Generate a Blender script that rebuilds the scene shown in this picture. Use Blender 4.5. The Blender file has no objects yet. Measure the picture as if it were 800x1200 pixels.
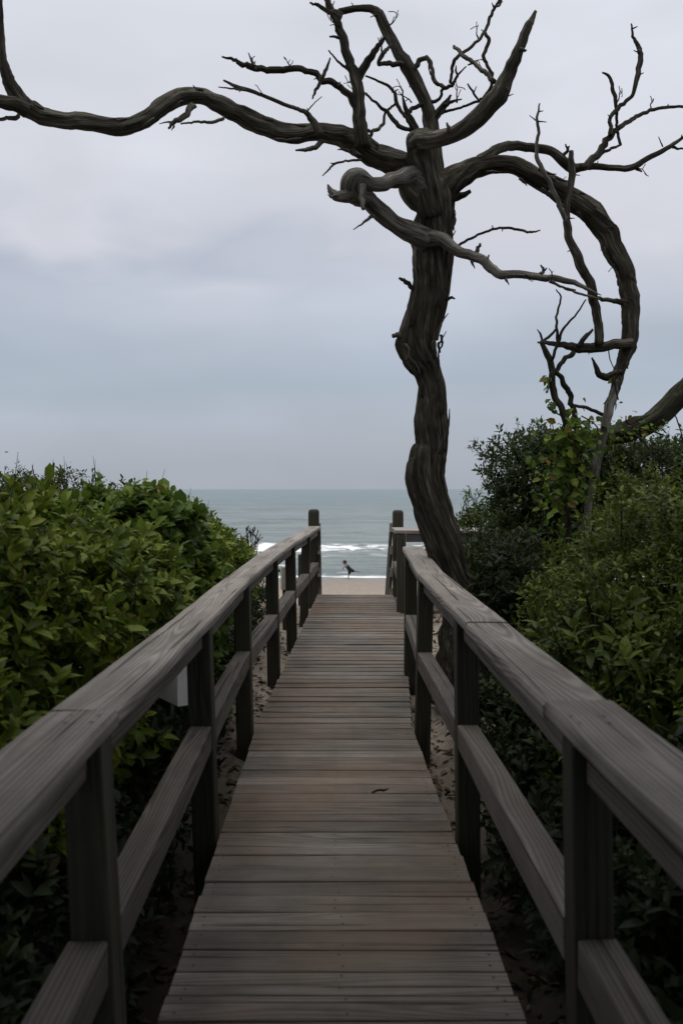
import bpy, math, random
import numpy as np
from mathutils import Vector, Matrix
from mathutils import noise as mn

random.seed(11)
RNG = np.random.default_rng(7)
scene = bpy.context.scene
COL = scene.collection
F = 960.0          # focal length in photograph pixels
HZ = 573.0         # horizon row
CZ = 7.4           # camera height above the sea


def P(px, py, Y):
    """point seen at photograph pixel (px, py) at distance Y"""
    return Vector(((px - 400) / F * Y, Y, CZ + (HZ - py) / F * Y))


# ------------------------------------------------------------------ scene tree helpers
def tag(o, label=None, cat=None, group=None, kind=None):
    if label: o['label'] = label
    if cat: o['category'] = cat
    if group: o['group'] = group
    if kind: o['kind'] = kind
    return o


def empty(name, loc, label, cat, group=None):
    o = bpy.data.objects.new(name, None)
    o.empty_display_size = 0.2
    COL.objects.link(o)
    o.location = loc
    return tag(o, label, cat, group)


def link_mesh(name, me, mats, parent=None):
    for m in (mats if isinstance(mats, (list, tuple)) else [mats]):
        me.materials.append(m)
    o = bpy.data.objects.new(name, me)
    COL.objects.link(o)
    if parent:
        o.parent = parent
        M = Matrix.Identity(4)
        q = parent
        loc = Vector((0, 0, 0))
        while q:
            loc = loc + q.location
            q = q.parent
        o.location = -loc if parent.type == 'EMPTY' else Vector((0, 0, 0))
    return o


class MB:
    """collects verts / faces with a grain vector and a random value per vertex"""
    def __init__(s):
        s.v = []; s.f = []; s.g = []; s.r = []; s.mi = []; s.smooth = []

    def add(s, vs, fs, gs, rnd, mi=0, smooth=False):
        b = len(s.v)
        s.v += vs; s.g += gs; s.r += [rnd] * len(vs)
        for f in fs:
            s.f.append([i + b for i in f]); s.mi.append(mi); s.smooth.append(smooth)

    def sweep(s, path, w, h, anchor=(0, 0), rnd=None, round_=0.008, up=Vector((0, 0, 1)), wob=0.0, mi=0, dome=0.0):
        """a board of w x h along the path; anchor shifts the section"""
        rnd = random.random() if rnd is None else rnd
        r = min(round_, w * .4, h * .4)
        prof = []
        for (cx, cy, a0) in ((w/2-r, h/2-r, 0), (-w/2+r, h/2-r, 90), (-w/2+r, -h/2+r, 180), (w/2-r, -h/2+r, 270)):
            for k in range(3):
                a = math.radians(a0 + 45 * k)
                prof.append((cx + r * math.cos(a), cy + r * math.sin(a)))
        n = len(prof); off = (random.uniform(-9, 9), random.uniform(-.09, .09), random.uniform(-.12, -.02))
        vs = []; gs = []; L = 0
        path = [Vector(p) for p in path]
        rows = [(p, 1.0) for p in path]
        if dome:
            d = (path[-1] - path[-2]).normalized()
            e = path[-1]
            rows[-1] = (e - d * dome, 1.0)
            rows += [(e - d * dome * .45, .93), (e - d * dome * .12, .75), (e, .45)]
        m = len(rows)
        for i, (p, sc_) in enumerate(rows):
            a = rows[max(i - 1, 0)][0]; b = rows[min(i + 1, m - 1)][0]
            t = (b - a).normalized()
            sd = t.cross(up).normalized(); u2 = sd.cross(t).normalized()
            if i: L += (p - rows[i - 1][0]).length
            for j, (x, y) in enumerate(prof):
                dx = dy = 0
                if wob:
                    q = Vector((L * 3 + off[0] * 5, x * 9, y * 9 + off[1]))
                    dx = mn.noise(q) * wob; dy = mn.noise(q + Vector((7, 3, 1))) * wob
                X = (x + dx) * sc_ + anchor[0]; Y = (y + dy) * sc_ + anchor[1]
                vs.append(p + sd * X + u2 * Y)
                gs.append((L + off[0], x + off[1], y + off[2]))
        fs = []
        for i in range(m - 1):
            for j in range(n):
                k = (j + 1) % n
                fs.append([i*n+j, i*n+k, (i+1)*n+k, (i+1)*n+j])
        fs.append(list(range(n))[::-1]); fs.append([(m-1)*n + j for j in range(n)])
        s.add(vs, fs, gs, rnd, mi)

    def tube(s, pts, rad, seg=12, ridge=0.07, sub=5, rnd=None, lump=0.06, mi=0, tip=None, nr=5, kink=.3):
        """a limb: smooth path through pts with radii, fluted like weathered wood"""
        rnd = random.random() if rnd is None else rnd
        pts = [Vector(p) for p in pts]
        C = []; R = []
        n = len(pts)
        for i in range(n - 1):
            p0 = pts[i-1] if i else pts[0]*2 - pts[1]
            p3 = pts[i+2] if i + 2 < n else pts[-1]*2 - pts[-2]
            p1, p2 = pts[i], pts[i+1]
            r0 = rad[i-1] if i else rad[0]; r3 = rad[i+2] if i+2 < n else rad[-1]
            sub_ = sub
            for k in range(sub_):
                t = k / sub; t2 = t*t; t3 = t2*t
                C.append(.5*((2*p1) + (p2-p0)*t + (2*p0-5*p1+4*p2-p3)*t2 + (3*p1-p0-3*p2+p3)*t3))
                rr = .5*((2*rad[i]) + (rad[i+1]-r0)*t + (2*r0-5*rad[i]+4*rad[i+1]-r3)*t2 + (3*rad[i]-r0-3*rad[i+1]+r3)*t3)
                R.append(max(rr, .3*min(rad[i], rad[i+1])))
        C.append(pts[-1]); R.append(rad[-1])
        m = len(C)
        off = random.uniform(-20, 20); ph = random.uniform(0, 6.28)
        vs = []; gs = []; fs = []; L = 0
        t = (C[1]-C[0]).normalized()
        a = Vector((0, 1, 0)) if abs(t.y) < .9 else Vector((1, 0, 0))
        nx = (a - t*a.dot(t)).normalized()
        for i in range(m):
            tt = (C[min(i+1, m-1)] - C[max(i-1, 0)]).normalized()
            nx = (nx - tt*nx.dot(tt)).normalized()
            ny = tt.cross(nx)
            if i: L += (C[i]-C[i-1]).length
            r = R[i]
            kf = 2.2/(r*4 + .03)
            jit = Vector((mn.noise(Vector((L*kf, off, 1))), .6*mn.noise(Vector((L*kf, off, 4))), mn.noise(Vector((L*kf, off, 9))))) * (r*kink)
            for j in range(seg):
                th = 2*math.pi*j/seg
                w = th + L*.8
                q = Vector((math.cos(w)*1.6, math.sin(w)*1.6, L*1.3 + off))
                nq = mn.noise(q)
                e = 1 + ridge*(1.9*abs(math.sin(nr*.5*w + ph + 1.6*nq)) - 1.25) + ridge*1.3*mn.noise(Vector((math.cos(w)*3, math.sin(w)*3, L*1.1+off))) \
                    + ridge*.5*math.sin((2*nr+1)*w + 3*nq + off) + lump*1.7*mn.noise(Vector((math.cos(th), math.sin(th), L*5 + off))) + lump*.9*mn.noise(Vector((math.cos(th)*2, math.sin(th)*2, L*16 + off)))
                if seg >= 14:
                    gq = mn.noise(Vector((math.cos(w)*7, math.sin(w)*7, L*1.0 + off)))
                    e -= ridge*2.2*max(0, gq - .12)
                    kq = mn.noise(Vector((math.cos(th)*1.5, math.sin(th)*1.5, L*3.2 + off*2)))
                    e += max(0, kq - .38)*.55
                d = nx*math.cos(th) + ny*math.sin(th)
                vs.append(C[i] + jit + d*r*e)
                gs.append((L + off, math.cos(w)*max(r, .012), math.sin(w)*max(r, .012)))
        for i in range(m-1):
            for j in range(seg):
                k = (j+1) % seg
                fs.append([i*seg+j, i*seg+k, (i+1)*seg+k, (i+1)*seg+j])
        fs.append(list(range(seg))[::-1]); fs.append([(m-1)*seg+j for j in range(seg)])
        s.add(vs, fs, gs, rnd, mi, True)

    def mesh(s, name):
        me = bpy.data.meshes.new(name)
        me.from_pydata([tuple(v) for v in s.v], [], s.f)
        a = me.attributes.new('gv', 'FLOAT_VECTOR', 'POINT')
        a.data.foreach_set('vector', np.array(s.g, dtype=np.float32).ravel())
        b = me.attributes.new('rnd', 'FLOAT', 'POINT')
        b.data.foreach_set('value', np.array(s.r, dtype=np.float32))
        me.polygons.foreach_set('material_index', s.mi)
        me.polygons.foreach_set('use_smooth', s.smooth)
        me.update()
        return me

    def build(s, name, mats, parent=None):
        return link_mesh(name, s.mesh(name), mats, parent)


# ------------------------------------------------------------------ materials
class NT:
    def __init__(s, name):
        s.m = bpy.data.materials.new(name); s.m.use_nodes = True
        s.t = s.m.node_tree; s.t.nodes.clear()
        s.out = s.n('ShaderNodeOutputMaterial')

    def n(s, typ, **kw):
        nd = s.t.nodes.new(typ)
        for k, v in kw.items():
            if k[0] == '_': nd.inputs[k[1:].replace('_', ' ')].default_value = v
            else: setattr(nd, k, v)
        return nd

    def l(s, a, b): s.t.links.new(a, b)

    def math(s, op, a, b=None, c=None, clamp=False):
        nd = s.n('ShaderNodeMath', operation=op); nd.use_clamp = clamp
        for i, x in enumerate((a, b, c)):
            if x is None: continue
            if isinstance(x, (int, float)): nd.inputs[i].default_value = x
            else: s.l(x, nd.inputs[i])
        return nd.outputs[0]

    def mapr(s, v, a, b, c, d):
        nd = s.n('ShaderNodeMapRange'); nd.clamp = True
        s.l(v, nd.inputs[0])
        for i, x in enumerate((a, b, c, d)): nd.inputs[i+1].default_value = x
        return nd.outputs[0]

    def mapping(s, vec, sc):
        nd = s.n('ShaderNodeMapping'); nd.inputs['Scale'].default_value = sc
        s.l(vec, nd.inputs[0]); return nd.outputs[0]

    def noise(s, vec, scale, detail=4, rough=.55, dist=0, out=0):
        nd = s.n('ShaderNodeTexNoise')
        nd.inputs['Scale'].default_value = scale; nd.inputs['Detail'].default_value = detail
        nd.inputs['Roughness'].default_value = rough; nd.inputs['Distortion'].default_value = dist
        if vec is not None: s.l(vec, nd.inputs['Vector'])
        return nd.outputs[out]

    def ramp(s, v, stops):
        nd = s.n('ShaderNodeValToRGB'); cr = nd.color_ramp
        while len(cr.elements) < len(stops): cr.elements.new(.5)
        for e, (p, c) in zip(cr.elements, stops): e.position = p; e.color = (*c, 1)
        s.l(v, nd.inputs[0]); return nd.outputs[0]

    def mix(s, fac, a, b, mode='MIX'):
        nd = s.n('ShaderNodeMix', data_type='RGBA', blend_type=mode)
        for i, x in ((0, fac), (6, a), (7, b)):
            if isinstance(x, (int, float)): nd.inputs[i].default_value = x
            elif isinstance(x, tuple): nd.inputs[i].default_value = (*x, 1)
            else: s.l(x, nd.inputs[i])
        return nd.outputs[2]

    def attr(s, name, out='Vector'):
        return s.n('ShaderNodeAttribute', attribute_name=name).outputs[out]

    def bump(s, h, strength, dist):
        nd = s.n('ShaderNodeBump'); nd.inputs['Strength'].default_value = strength; nd.inputs['Distance'].default_value = dist
        s.l(h, nd.inputs['Height']); return nd.outputs[0]

    def pbsdf(s, col, rough, normal=None, spec=.3):
        b = s.n('ShaderNodeBsdfPrincipled')
        if isinstance(col, tuple): b.inputs['Base Color'].default_value = (*col, 1)
        else: s.l(col, b.inputs['Base Color'])
        if isinstance(rough, (int, float)): b.inputs['Roughness'].default_value = rough
        else: s.l(rough, b.inputs['Roughness'])
        b.inputs['Specular IOR Level'].default_value = spec
        if normal is not None: s.l(normal, b.inputs['Normal'])
        return b

    def done(s, sh):
        s.l(sh.outputs[0] if hasattr(sh, 'outputs') else sh, s.out.inputs[0]); return s.m


def wood(name, lo, mid, hi, tint=None, grain=1.0, algae=0.0, rv=.18):
    t = NT(name)
    g = t.attr('gv'); r = t.attr('rnd', 'Fac')
    warp = t.noise(t.mapping(g, (.45, 4, 4)), 1.5, 3, .5, 0, 1)
    drift = t.noise(t.mapping(g, (.55, 0, 0)), 1.0, 2, .5, 0, 1)
    gw = t.n('ShaderNodeVectorMath', operation='MULTIPLY_ADD')
    t.l(warp, gw.inputs[0]); gw.inputs[1].default_value = (0, .016, .016); t.l(g, gw.inputs[2])
    gg = gw.outputs[0]
    gd = t.n('ShaderNodeVectorMath', operation='MULTIPLY_ADD')
    t.l(drift, gd.inputs[0]); gd.inputs[1].default_value = (0, .16, .16); t.l(gg, gd.inputs[2])
    gc = t.n('ShaderNodeVectorMath', operation='ADD'); t.l(gd.outputs[0], gc.inputs[0]); gc.inputs[1].default_value = (0, -.08, -.08)
    wv = t.n('ShaderNodeTexWave', wave_type='RINGS', rings_direction='X')
    wv.inputs['Scale'].default_value = 24; wv.inputs['Distortion'].default_value = 3.0
    wv.inputs['Detail'].default_value = 3; wv.inputs['Detail Scale'].default_value = .5
    t.l(t.mapping(gc.outputs[0], (.02, 1, 1)), wv.inputs['Vector'])
    fine = t.noise(t.mapping(gg, (1.6, 75, 75)), 1.0, 7, .65)
    mid_ = t.noise(t.mapping(gg, (1.0, 9, 9)), 1.0, 5, .6)
    blot = t.noise(t.mapping(g, (1, 2.5, 2.5)), 1.7, 5, .6)
    v = t.math('MULTIPLY_ADD', wv.outputs['Fac'], .22 * grain, t.math('MULTIPLY', fine, .34))
    v = t.math('MULTIPLY_ADD', mid_, .40, v)
    v = t.math('MULTIPLY_ADD', blot, .42, v)
    v = t.math('MULTIPLY_ADD', r, rv, v)
    v = t.math('SUBTRACT', v, .31 + rv*.35)
    c = t.ramp(v, [(.08, lo), (.42, mid), (.80, hi)])
    crack = t.noise(t.mapping(gg, (.7, 42, 42)), 1.0, 2, .5)
    ck = t.mapr(crack, .61, .66, 0, 1)
    c = t.mix(t.math('MULTIPLY', ck, .75), c, (.012, .010, .009))
    if tint:
        geo0 = t.n('ShaderNodeNewGeometry')
        tn = t.noise(geo0.outputs['Position'], .9, 5, .6) if rv > .2 else t.noise(t.mapping(g, (1.5, 4, 4)), 1.0, 4, .6)
        c = t.mix(t.math('MULTIPLY', t.mapr(tn, .42, .68, 0, 1), .6), c, tint)
    if algae:
        geo = t.n('ShaderNodeNewGeometry')
        an = t.noise(geo.outputs['Position'], 5, 5, .65)
        c = t.mix(t.math('MULTIPLY', t.mapr(an, .45, .7, 0, 1), algae), c, (.030, .036, .018))
    h = t.math('MULTIPLY_ADD', wv.outputs['Fac'], .5 * grain, fine)
    h = t.math('SUBTRACT', h, t.math('MULTIPLY', ck, 1.6))
    return t.done(t.pbsdf(c, t.mapr(fine, .3, .7, .65, .9), t.bump(h, .5, .004), .15))


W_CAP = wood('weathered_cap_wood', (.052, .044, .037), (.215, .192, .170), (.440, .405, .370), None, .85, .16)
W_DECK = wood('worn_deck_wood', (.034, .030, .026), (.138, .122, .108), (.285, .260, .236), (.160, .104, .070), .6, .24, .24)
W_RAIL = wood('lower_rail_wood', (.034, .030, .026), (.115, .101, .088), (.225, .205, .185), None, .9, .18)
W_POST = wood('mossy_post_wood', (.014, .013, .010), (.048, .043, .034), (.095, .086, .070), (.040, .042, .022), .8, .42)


def bark(name, lo, mid, hi, lichen=.35):
    t = NT(name)
    g = t.attr('gv')
    w = t.noise(t.mapping(g, (2.2, 9, 9)), 1.0, 3, .5, 0, 1)
    gw = t.n('ShaderNodeVectorMath', operation='MULTIPLY_ADD')
    t.l(w, gw.inputs[0]); gw.inputs[1].default_value = (0, .04, .04); t.l(g, gw.inputs[2])
    gg = gw.outputs[0]
    s1 = t.noise(t.mapping(gg, (2.2, 34, 34)), 1.0, 6, .65)
    s2 = t.noise(t.mapping(gg, (3.5, 75, 75)), 1.0, 5, .6)
    b = t.noise(t.mapping(g, (3, 7, 7)), 1.0, 4, .6)
    v = t.math('MULTIPLY_ADD', s2, .4, t.math('MULTIPLY', s1, .75))
    v = t.math('MULTIPLY_ADD', b, .35, v)
    v = t.math('SUBTRACT', v, .27)
    c = t.ramp(v, [(.30, lo), (.52, mid), (.74, hi)])
    geo = t.n('ShaderNodeNewGeometry')
    ln = t.noise(geo.outputs['Position'], 9, 6, .7)
    c = t.mix(t.math('MULTIPLY', t.mapr(ln, .5, .68, 0, 1), lichen), c, (.085, .098, .070))
    h = t.math('MULTIPLY_ADD', s1, 1.6, s2)
    return t.done(t.pbsdf(c, .85, t.bump(h, 1.0, .03), .1))


BARK = bark('dead_tree_bark', (.008, .007, .005), (.060, .052, .038), (.260, .238, .190), .3)
BARK_GREY = bark('grey_limb_bark', (.010, .009, .007), (.100, .090, .070), (.360, .335, .280), .4)
BARK_PALE = bark('bleached_limb_wood', (.030, .026, .021), (.190, .176, .152), (.480, .455, .405), .2)
BARK_MOSS = bark('mossy_log_bark', (.012, .011, .008), (.050, .048, .032), (.100, .100, .066), .6)
STEM = bark('shrub_stem_bark', (.015, .013, .010), (.050, .042, .033), (.095, .085, .070), .2)


def leaf_mat(name, cols, rough=.5, trans=.28, spec=.16):
    t = NT(name)
    r = t.attr('rnd', 'Fac')
    n = len(cols)
    c = t.ramp(r, [(.88*i/(n-2) if i < n-1 else .985, cc) for i, cc in enumerate(cols)])
    geo = t.n('ShaderNodeNewGeometry')
    sp = t.noise(geo.outputs['Position'], 45, 3, .6)
    c = t.mix(t.mapr(sp, .45, .75, 0, .35), c, (.030, .035, .012))
    b = t.pbsdf(c, rough, None, spec)
    tr = t.n('ShaderNodeBsdfTranslucent'); t.l(t.mix(.5, c, (.10, .14, .03)), tr.inputs[0])
    ms = t.n('ShaderNodeMixShader'); ms.inputs[0].default_value = trans
    t.l(b.outputs[0], ms.inputs[1]); t.l(tr.outputs[0], ms.inputs[2])
    return t.done(ms)


L_BROAD = leaf_mat('broad_leaf', [(.022, .042, .006), (.058, .094, .010), (.105, .150, .012), (.155, .200, .017), (.200, .220, .025), (.160, .088, .024)])
L_VINE = leaf_mat('vine_leaf', [(.026, .052, .008), (.052, .096, .011), (.092, .148, .015), (.140, .190, .020), (.160, .095, .024)])
L_DARK = leaf_mat('dark_small_leaf', [(.011, .022, .006), (.020, .037, .008), (.032, .054, .011), (.054, .082, .016)], .55)
L_SMALL = leaf_mat('fine_leaf', [(.016, .029, .005), (.042, .066, .008), (.080, .112, .012), (.128, .160, .018), (.125, .085, .024)])
L_UNDER = leaf_mat('shade_toned_undergrowth_leaf', [(.006, .011, .004), (.012, .021, .006), (.020, .032, .009), (.034, .026, .012)], .6, .15)  # leaf colour darkened to stand in for the deep shadow in the undergrowth
L_LITTER = leaf_mat('dry_leaf', [(.030, .022, .016), (.060, .042, .028), (.095, .066, .042), (.120, .092, .062)], .8, .05, .1)


def plain(name, col, rough=.6, var=.25, scale=20, spec=.3):
    t = NT(name)
    geo = t.n('ShaderNodeNewGeometry')
    nz = t.noise(geo.outputs['Position'], scale, 4, .6)
    c = t.mix(t.mapr(nz, .3, .7, 0, 1), tuple(x*(1-var) for x in col), tuple(min(1, x*(1+var*.5)) for x in col))
    return t.done(t.pbsdf(c, rough, None, spec))


M_WHITE = plain('white_painted_board', (.80, .79, .76), .5, .15, 9)
M_BEIGE = plain('faded_cream_board', (.42, .39, .31), .6, .2, 9)
M_GREENPOST = wood('green_stained_wood', (.020, .026, .020), (.055, .070, .055), (.090, .110, .090), None, .8, .3)
M_NAIL = plain('rusty_nail', (.02, .015, .012), .6)
M_SUIT = plain('black_swimwear', (.006, .006, .008), .5, .2)
M_SKIN = plain('skin', (.24, .16, .13), .5, .1)
M_HAIR = plain('dark_hair', (.03, .022, .017), .6, .3, 60)
M_GULL = plain('gull_feathers', (.12, .12, .13), .7, .4, 6)


# ------------------------------------------------------------------ boardwalk geometry functions (relative to the camera height)
def deckz(y): return (-1.664 - .0292*y) if y < 6.37 else (-1.85 + .034*(y - 6.37))
def xl(y): return (-.5495 - .0178*y) if y < 6.37 else (-.663 + .0465*(y - 6.37))
def xr(y): return (.6455 - .0159*y) if y < 6.37 else (.544 + .066*(min(y, 11.1) - 6.37))
def smooth(a, b, t):
    t = min(1, max(0, (t-a)/(b-a))); return t*t*(3-2*t)


DECK_END = 12.70


def gz(x, y):
    """ground height relative to the camera"""
    side = 0 if y > 30 else max(0, abs(x - .1) - .7)
    near = -2.42 + .10*smooth(0, 3, y)
    onto = deckz(min(max(y, 0), 12.7)) - .10
    k = smooth(4.6, 6.9, y)
    z = near*(1-k) + onto*k
    # sand rises against the posts, dips below the boards
    z += .05*smooth(.0, .5, side)*k + .10*smooth(.8, 3, side) * (1 - smooth(9, 14, y)) + .25*smooth(2, 7, side)*(1 - smooth(10, 16, y))
    under = 1 - smooth(.0, .16, side)
    z -= .10*under*k
    if y > 12.4:
        z2 = -1.95 - 3.6*smooth(12.4, 21, y) - 1.75*min(1.6, max(0, y-16)/51)
        kk = smooth(12.4, 13.6, y)
        z = z*(1-kk) + z2*kk
    if y < 40:
        z += .045*mn.noise(Vector((x*1.7, y*1.7, 0))) + .02*mn.noise(Vector((x*6, y*6, 3)))
    else:
        z += .03*mn.noise(Vector((x*.3, y*.3, 0)))
    return z


def G(x, y): return CZ + gz(x, y)


# ------------------------------------------------------------------ ground, sea, sky
def grid_obj(name, xs_of, ys, zfun, mat, attrs=None):
    ys = list(ys); vs = []; nx = None
    vals = []
    for y in ys:
        xs = xs_of(y); nx = len(xs)
        for x in xs:
            vs.append((x, y, zfun(x, y)))
    fs = []
    for i in range(len(ys)-1):
        for j in range(nx-1):
            a = i*nx + j
            fs.append((a, a+1, a+nx+1, a+nx))
    me = bpy.data.meshes.new(name); me.from_pydata(vs, [], fs)
    me.polygons.foreach_set('use_smooth', [True]*len(fs))
    if attrs:
        a = me.attributes.new('foam', 'FLOAT', 'POINT')
        a.data.foreach_set('value', np.array([attrs(v[0], v[1]) for v in vs], dtype=np.float32))
    o = link_mesh(name, me, mat)
    o['kind'] = 'structure'
    return o


def sand_mat():
    t = NT('sand')
    geo = t.n('ShaderNodeNewGeometry'); p = geo.outputs['Position']
    sx = t.n('ShaderNodeSeparateXYZ'); t.l(p, sx.inputs[0])
    n1 = t.noise(p, 2.2, 6, .6); n2 = t.noise(p, 160, 4, .7); n3 = t.noise(p, 9, 5, .6)
    c = t.ramp(n1, [(.3, (.245, .205, .160)), (.7, (.330, .280, .225))])
    c = t.mix(t.mapr(n2, .35, .75, 0, .45), c, (.150, .120, .092))
    dirt = t.mapr(n3, .50, .66, 0, .6)
    nr = t.mapr(sx.outputs['Y'], 12, 15, 1, 0)
    c = t.mix(t.math('MULTIPLY', dirt, nr), c, (.050, .038, .027))
    near_shade = t.mapr(sx.outputs['Y'], 4.8, 7.0, .85, 0)
    c = t.mix(near_shade, c, (.012, .009, .007))  # ground near the viewpoint painted darker, standing in for shade under the growth
    wet = t.mapr(t.math('MULTIPLY_ADD', n1, .5, sx.outputs['Z']), .30, .85, .75, 0)
    c = t.mix(wet, c, (.155, .128, .108))
    b = t.pbsdf(c, t.mapr(sx.outputs['Z'], .05, .5, .35, .95), t.bump(t.math('MULTIPLY_ADD', n3, 2.0, n2), .5, .02), .3)
    return t.done(b)


SAND = sand_mat()


def gxs(y):
    w = 14 + max(0, y)*1.3
    s = np.linspace(-1, 1, 121)
    return list(.1 + w * np.sign(s) * np.abs(s)**2.2)


ys = list(np.arange(-9, 16, .2)) + list(16 + np.cumsum(np.linspace(.4, 3.2, 60)))
ys = [y for y in ys if y < 118]
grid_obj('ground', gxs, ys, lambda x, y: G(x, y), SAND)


def wavey(x, y):
    """wave height; breakers near 92-104 m, lines of swell beyond"""
    wob = 5*mn.noise(Vector((x*.022, y*.004, 2))) + 1.6*mn.noise(Vector((x*.12, y*.02, 5)))
    d = y + wob
    h = 0
    c = (d - 97)
    env = .55 + .6*max(0, mn.noise(Vector((x*.03, 0, 8))) + .35)
    h += env*(.95*math.exp(-(c/2.0)**2) if c < 0 else .95*math.exp(-(c/6.0)**2))
    h += .35*math.exp(-((d - 82)/2.2)**2)
    h += .22*math.exp(-((d - 73)/1.6)**2)
    for (dd, a, w) in ((112, .35, 2.2), (124, .55, 2.6), (138, .4, 3), (152, .6, 3.5), (172, .5, 4), (195, .7, 5), (236, .8, 6), (300, .9, 8), (390, 1.0, 10), (520, 1.1, 14), (720, 1.3, 20)):
        h += a*(.6 + .7*mn.noise(Vector((x*.012, dd, 1))))*math.exp(-((d-dd)/w)**2)
    far = max(.0, 1 - y/2500)
    h += far*.10*mn.noise(Vector((x*.16, y*.34, 0))) + far*.05*mn.noise(Vector((x*.5, y*.9, 4)))
    if y < 74: h *= smooth(64, 74, y)
    return h


def foam(x, y):
    wob = 5*mn.noise(Vector((x*.022, y*.004, 2))) + 1.6*mn.noise(Vector((x*.12, y*.02, 5)))
    d = y + wob
    f = 0
    env = mn.noise(Vector((x*.05, 0, 8)))
    f += (.60 + .55*env)*math.exp(-((d-95.2)/2.4)**2)
    f += (.40 + .5*mn.noise(Vector((x*.09, 3, 1))))*math.exp(-((d-87)/5)**2)
    f += .30*math.exp(-((d-101)/3)**2)*max(0, env + .1)
    f += .34*math.exp(-((d-78)/2.0)**2)*max(0, .5+mn.noise(Vector((x*.11, 9, 1))))
    s = y + 1.0*mn.noise(Vector((x*.10, 0, 3))) + .4*mn.noise(Vector((x*.5, 0, 7)))
    f += .85*math.exp(-((s-68.2)/1.0)**2) + .36*math.exp(-((s-71)/1.8)**2)
    return f


def sea_mat():
    t = NT('sea_water')
    geo = t.n('ShaderNodeNewGeometry'); p = geo.outputs['Position']
    fo = t.attr('foam', 'Fac')
    n1 = t.noise(t.mapping(p, (.5, .9, 1)), 1.0, 6, .62)
    n2 = t.noise(t.mapping(p, (.06, .22, 1)), 1.0, 5, .6)
    n3 = t.noise(t.mapping(p, (.011, .055, 1)), 1.0, 4, .6)
    pat = t.noise(t.mapping(p, (.40, 1.0, 1)), 1.0, 8, .72, .8)
    m = t.math('MULTIPLY_ADD', pat, 1.9, fo)
    fm = t.mapr(m, 1.40, 1.66, 0, .9)
    sx = t.n('ShaderNodeSeparateXYZ'); t.l(p, sx.inputs[0])
    deep = t.mapr(sx.outputs['Y'], 70, 420, 0, 1)
    c = t.mix(deep, (.215, .245, .232), (.140, .190, .200))
    c = t.mix(t.mapr(n2, .42, .62, 0, .75), c, (.090, .125, .128))  # dark streaks in the water colour stand in for shaded swell faces
    h = t.math('MULTIPLY_ADD', n2, 3.0, n1)
    h = t.math('MULTIPLY_ADD', n3, 12.0, h)
    b = t.pbsdf(c, .28, t.bump(h, 1.0, .9), .5)
    b.inputs['IOR'].default_value = 1.33
    f = t.pbsdf((.78, .79, .80), .9, t.bump(pat, .5, .3), .1)
    ms = t.n('ShaderNodeMixShader'); t.l(fm, ms.inputs[0])
    t.l(b.outputs[0], ms.inputs[1]); t.l(f.outputs[0], ms.inputs[2])
    return t.done(ms)


yy = list(np.arange(62, 112, .55)) + list(112*np.power(26000/112, np.linspace(0, 1, 210)))
def sxs(y):
    return list(np.linspace(-1, 1, 241)*(40 + y*.75))
sea = grid_obj('sea', sxs, yy, lambda x, y: wavey(x, y) + .10 - .0, sea_mat(), foam)

# world
w = bpy.data.worlds.new('World'); scene.world = w; w.use_nodes = True
SUN_EL, SUN_AZ = math.radians(82), math.radians(-115)     # azimuth measured from +Y towards +X
wt = NT.__new__(NT); wt.t = w.node_tree; wt.t.nodes.clear()
wo = wt.n('ShaderNodeOutputWorld'); bg = wt.n('ShaderNodeBackground'); bg.inputs[1].default_value = .1
sky = wt.n('ShaderNodeTexSky', sky_type='NISHITA'); sky.sun_disc = False
sky.sun_elevation = SUN_EL; sky.sun_rotation = SUN_AZ
tc = wt.n('ShaderNodeTexCoord'); gen = tc.outputs['Generated']
sp = wt.n('ShaderNodeSeparateXYZ'); wt.l(gen, sp.inputs[0])
cl1 = wt.noise(wt.mapping(gen, (1.5, 1.5, 7)), 1.3, 3, .45, .2)
cl2 = wt.noise(wt.mapping(gen, (3.0, 3.0, 7)), 1.4, 4, .42, .3)
cl3 = wt.noise(wt.mapping(gen, (2.2, 2.2, 5.5)), 1.3, 5, .45, .1)
e = wt.math('MULTIPLY_ADD', wt.math('SUBTRACT', cl1, .5), .10, sp.outputs['Z'])
# thick even cloud: pale above, blue grey bank low over the sea
K = 11.5
def kc(c): return tuple(x for x in c)
grad = wt.ramp(e, [(0, (.335, .365, .415)), (.045, (.362, .394, .450)), (.095, (.385, .425, .490)), (.13, (.362, .412, .484)), (.175, (.400, .446, .520)),
                   (.225, (.520, .552, .622)), (.275, (.615, .625, .680)), (.36, (.605, .622, .680)), (.5, (.625, .645, .705)), (1.0, (1.45, 1.46, 1.50))])
band = wt.math('MULTIPLY', wt.mapr(sp.outputs['Z'], .17, .25, 0, 1), wt.mapr(sp.outputs['Z'], .30, .36, 1, 0))
lft = wt.mapr(sp.outputs['X'], -.25, .15, 1, .25)
dk = wt.math('MULTIPLY', wt.math('MULTIPLY', band, lft), wt.mapr(cl2, .40, .55, .1, 1.0))
grad = wt.mix(dk, grad, (.405, .440, .525))
soft = wt.math('MULTIPLY', wt.mapr(cl2, .36, .62, .965, 1.035), wt.math('ADD', 1.0, wt.math('MULTIPLY', wt.mapr(cl3, .43, .57, -.035, .03), wt.mapr(sp.outputs['Z'], .12, .20, .25, 1))))
sc1 = wt.n('ShaderNodeVectorMath', operation='SCALE'); wt.l(grad, sc1.inputs[0]); wt.l(wt.math('MULTIPLY', soft, K), sc1.inputs['Scale'])
mx = wt.mix(.05, sc1.outputs[0], sky.outputs[0])
wt.l(mx, bg.inputs[0]); wt.l(bg.outputs[0], wo.inputs[0])

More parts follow.
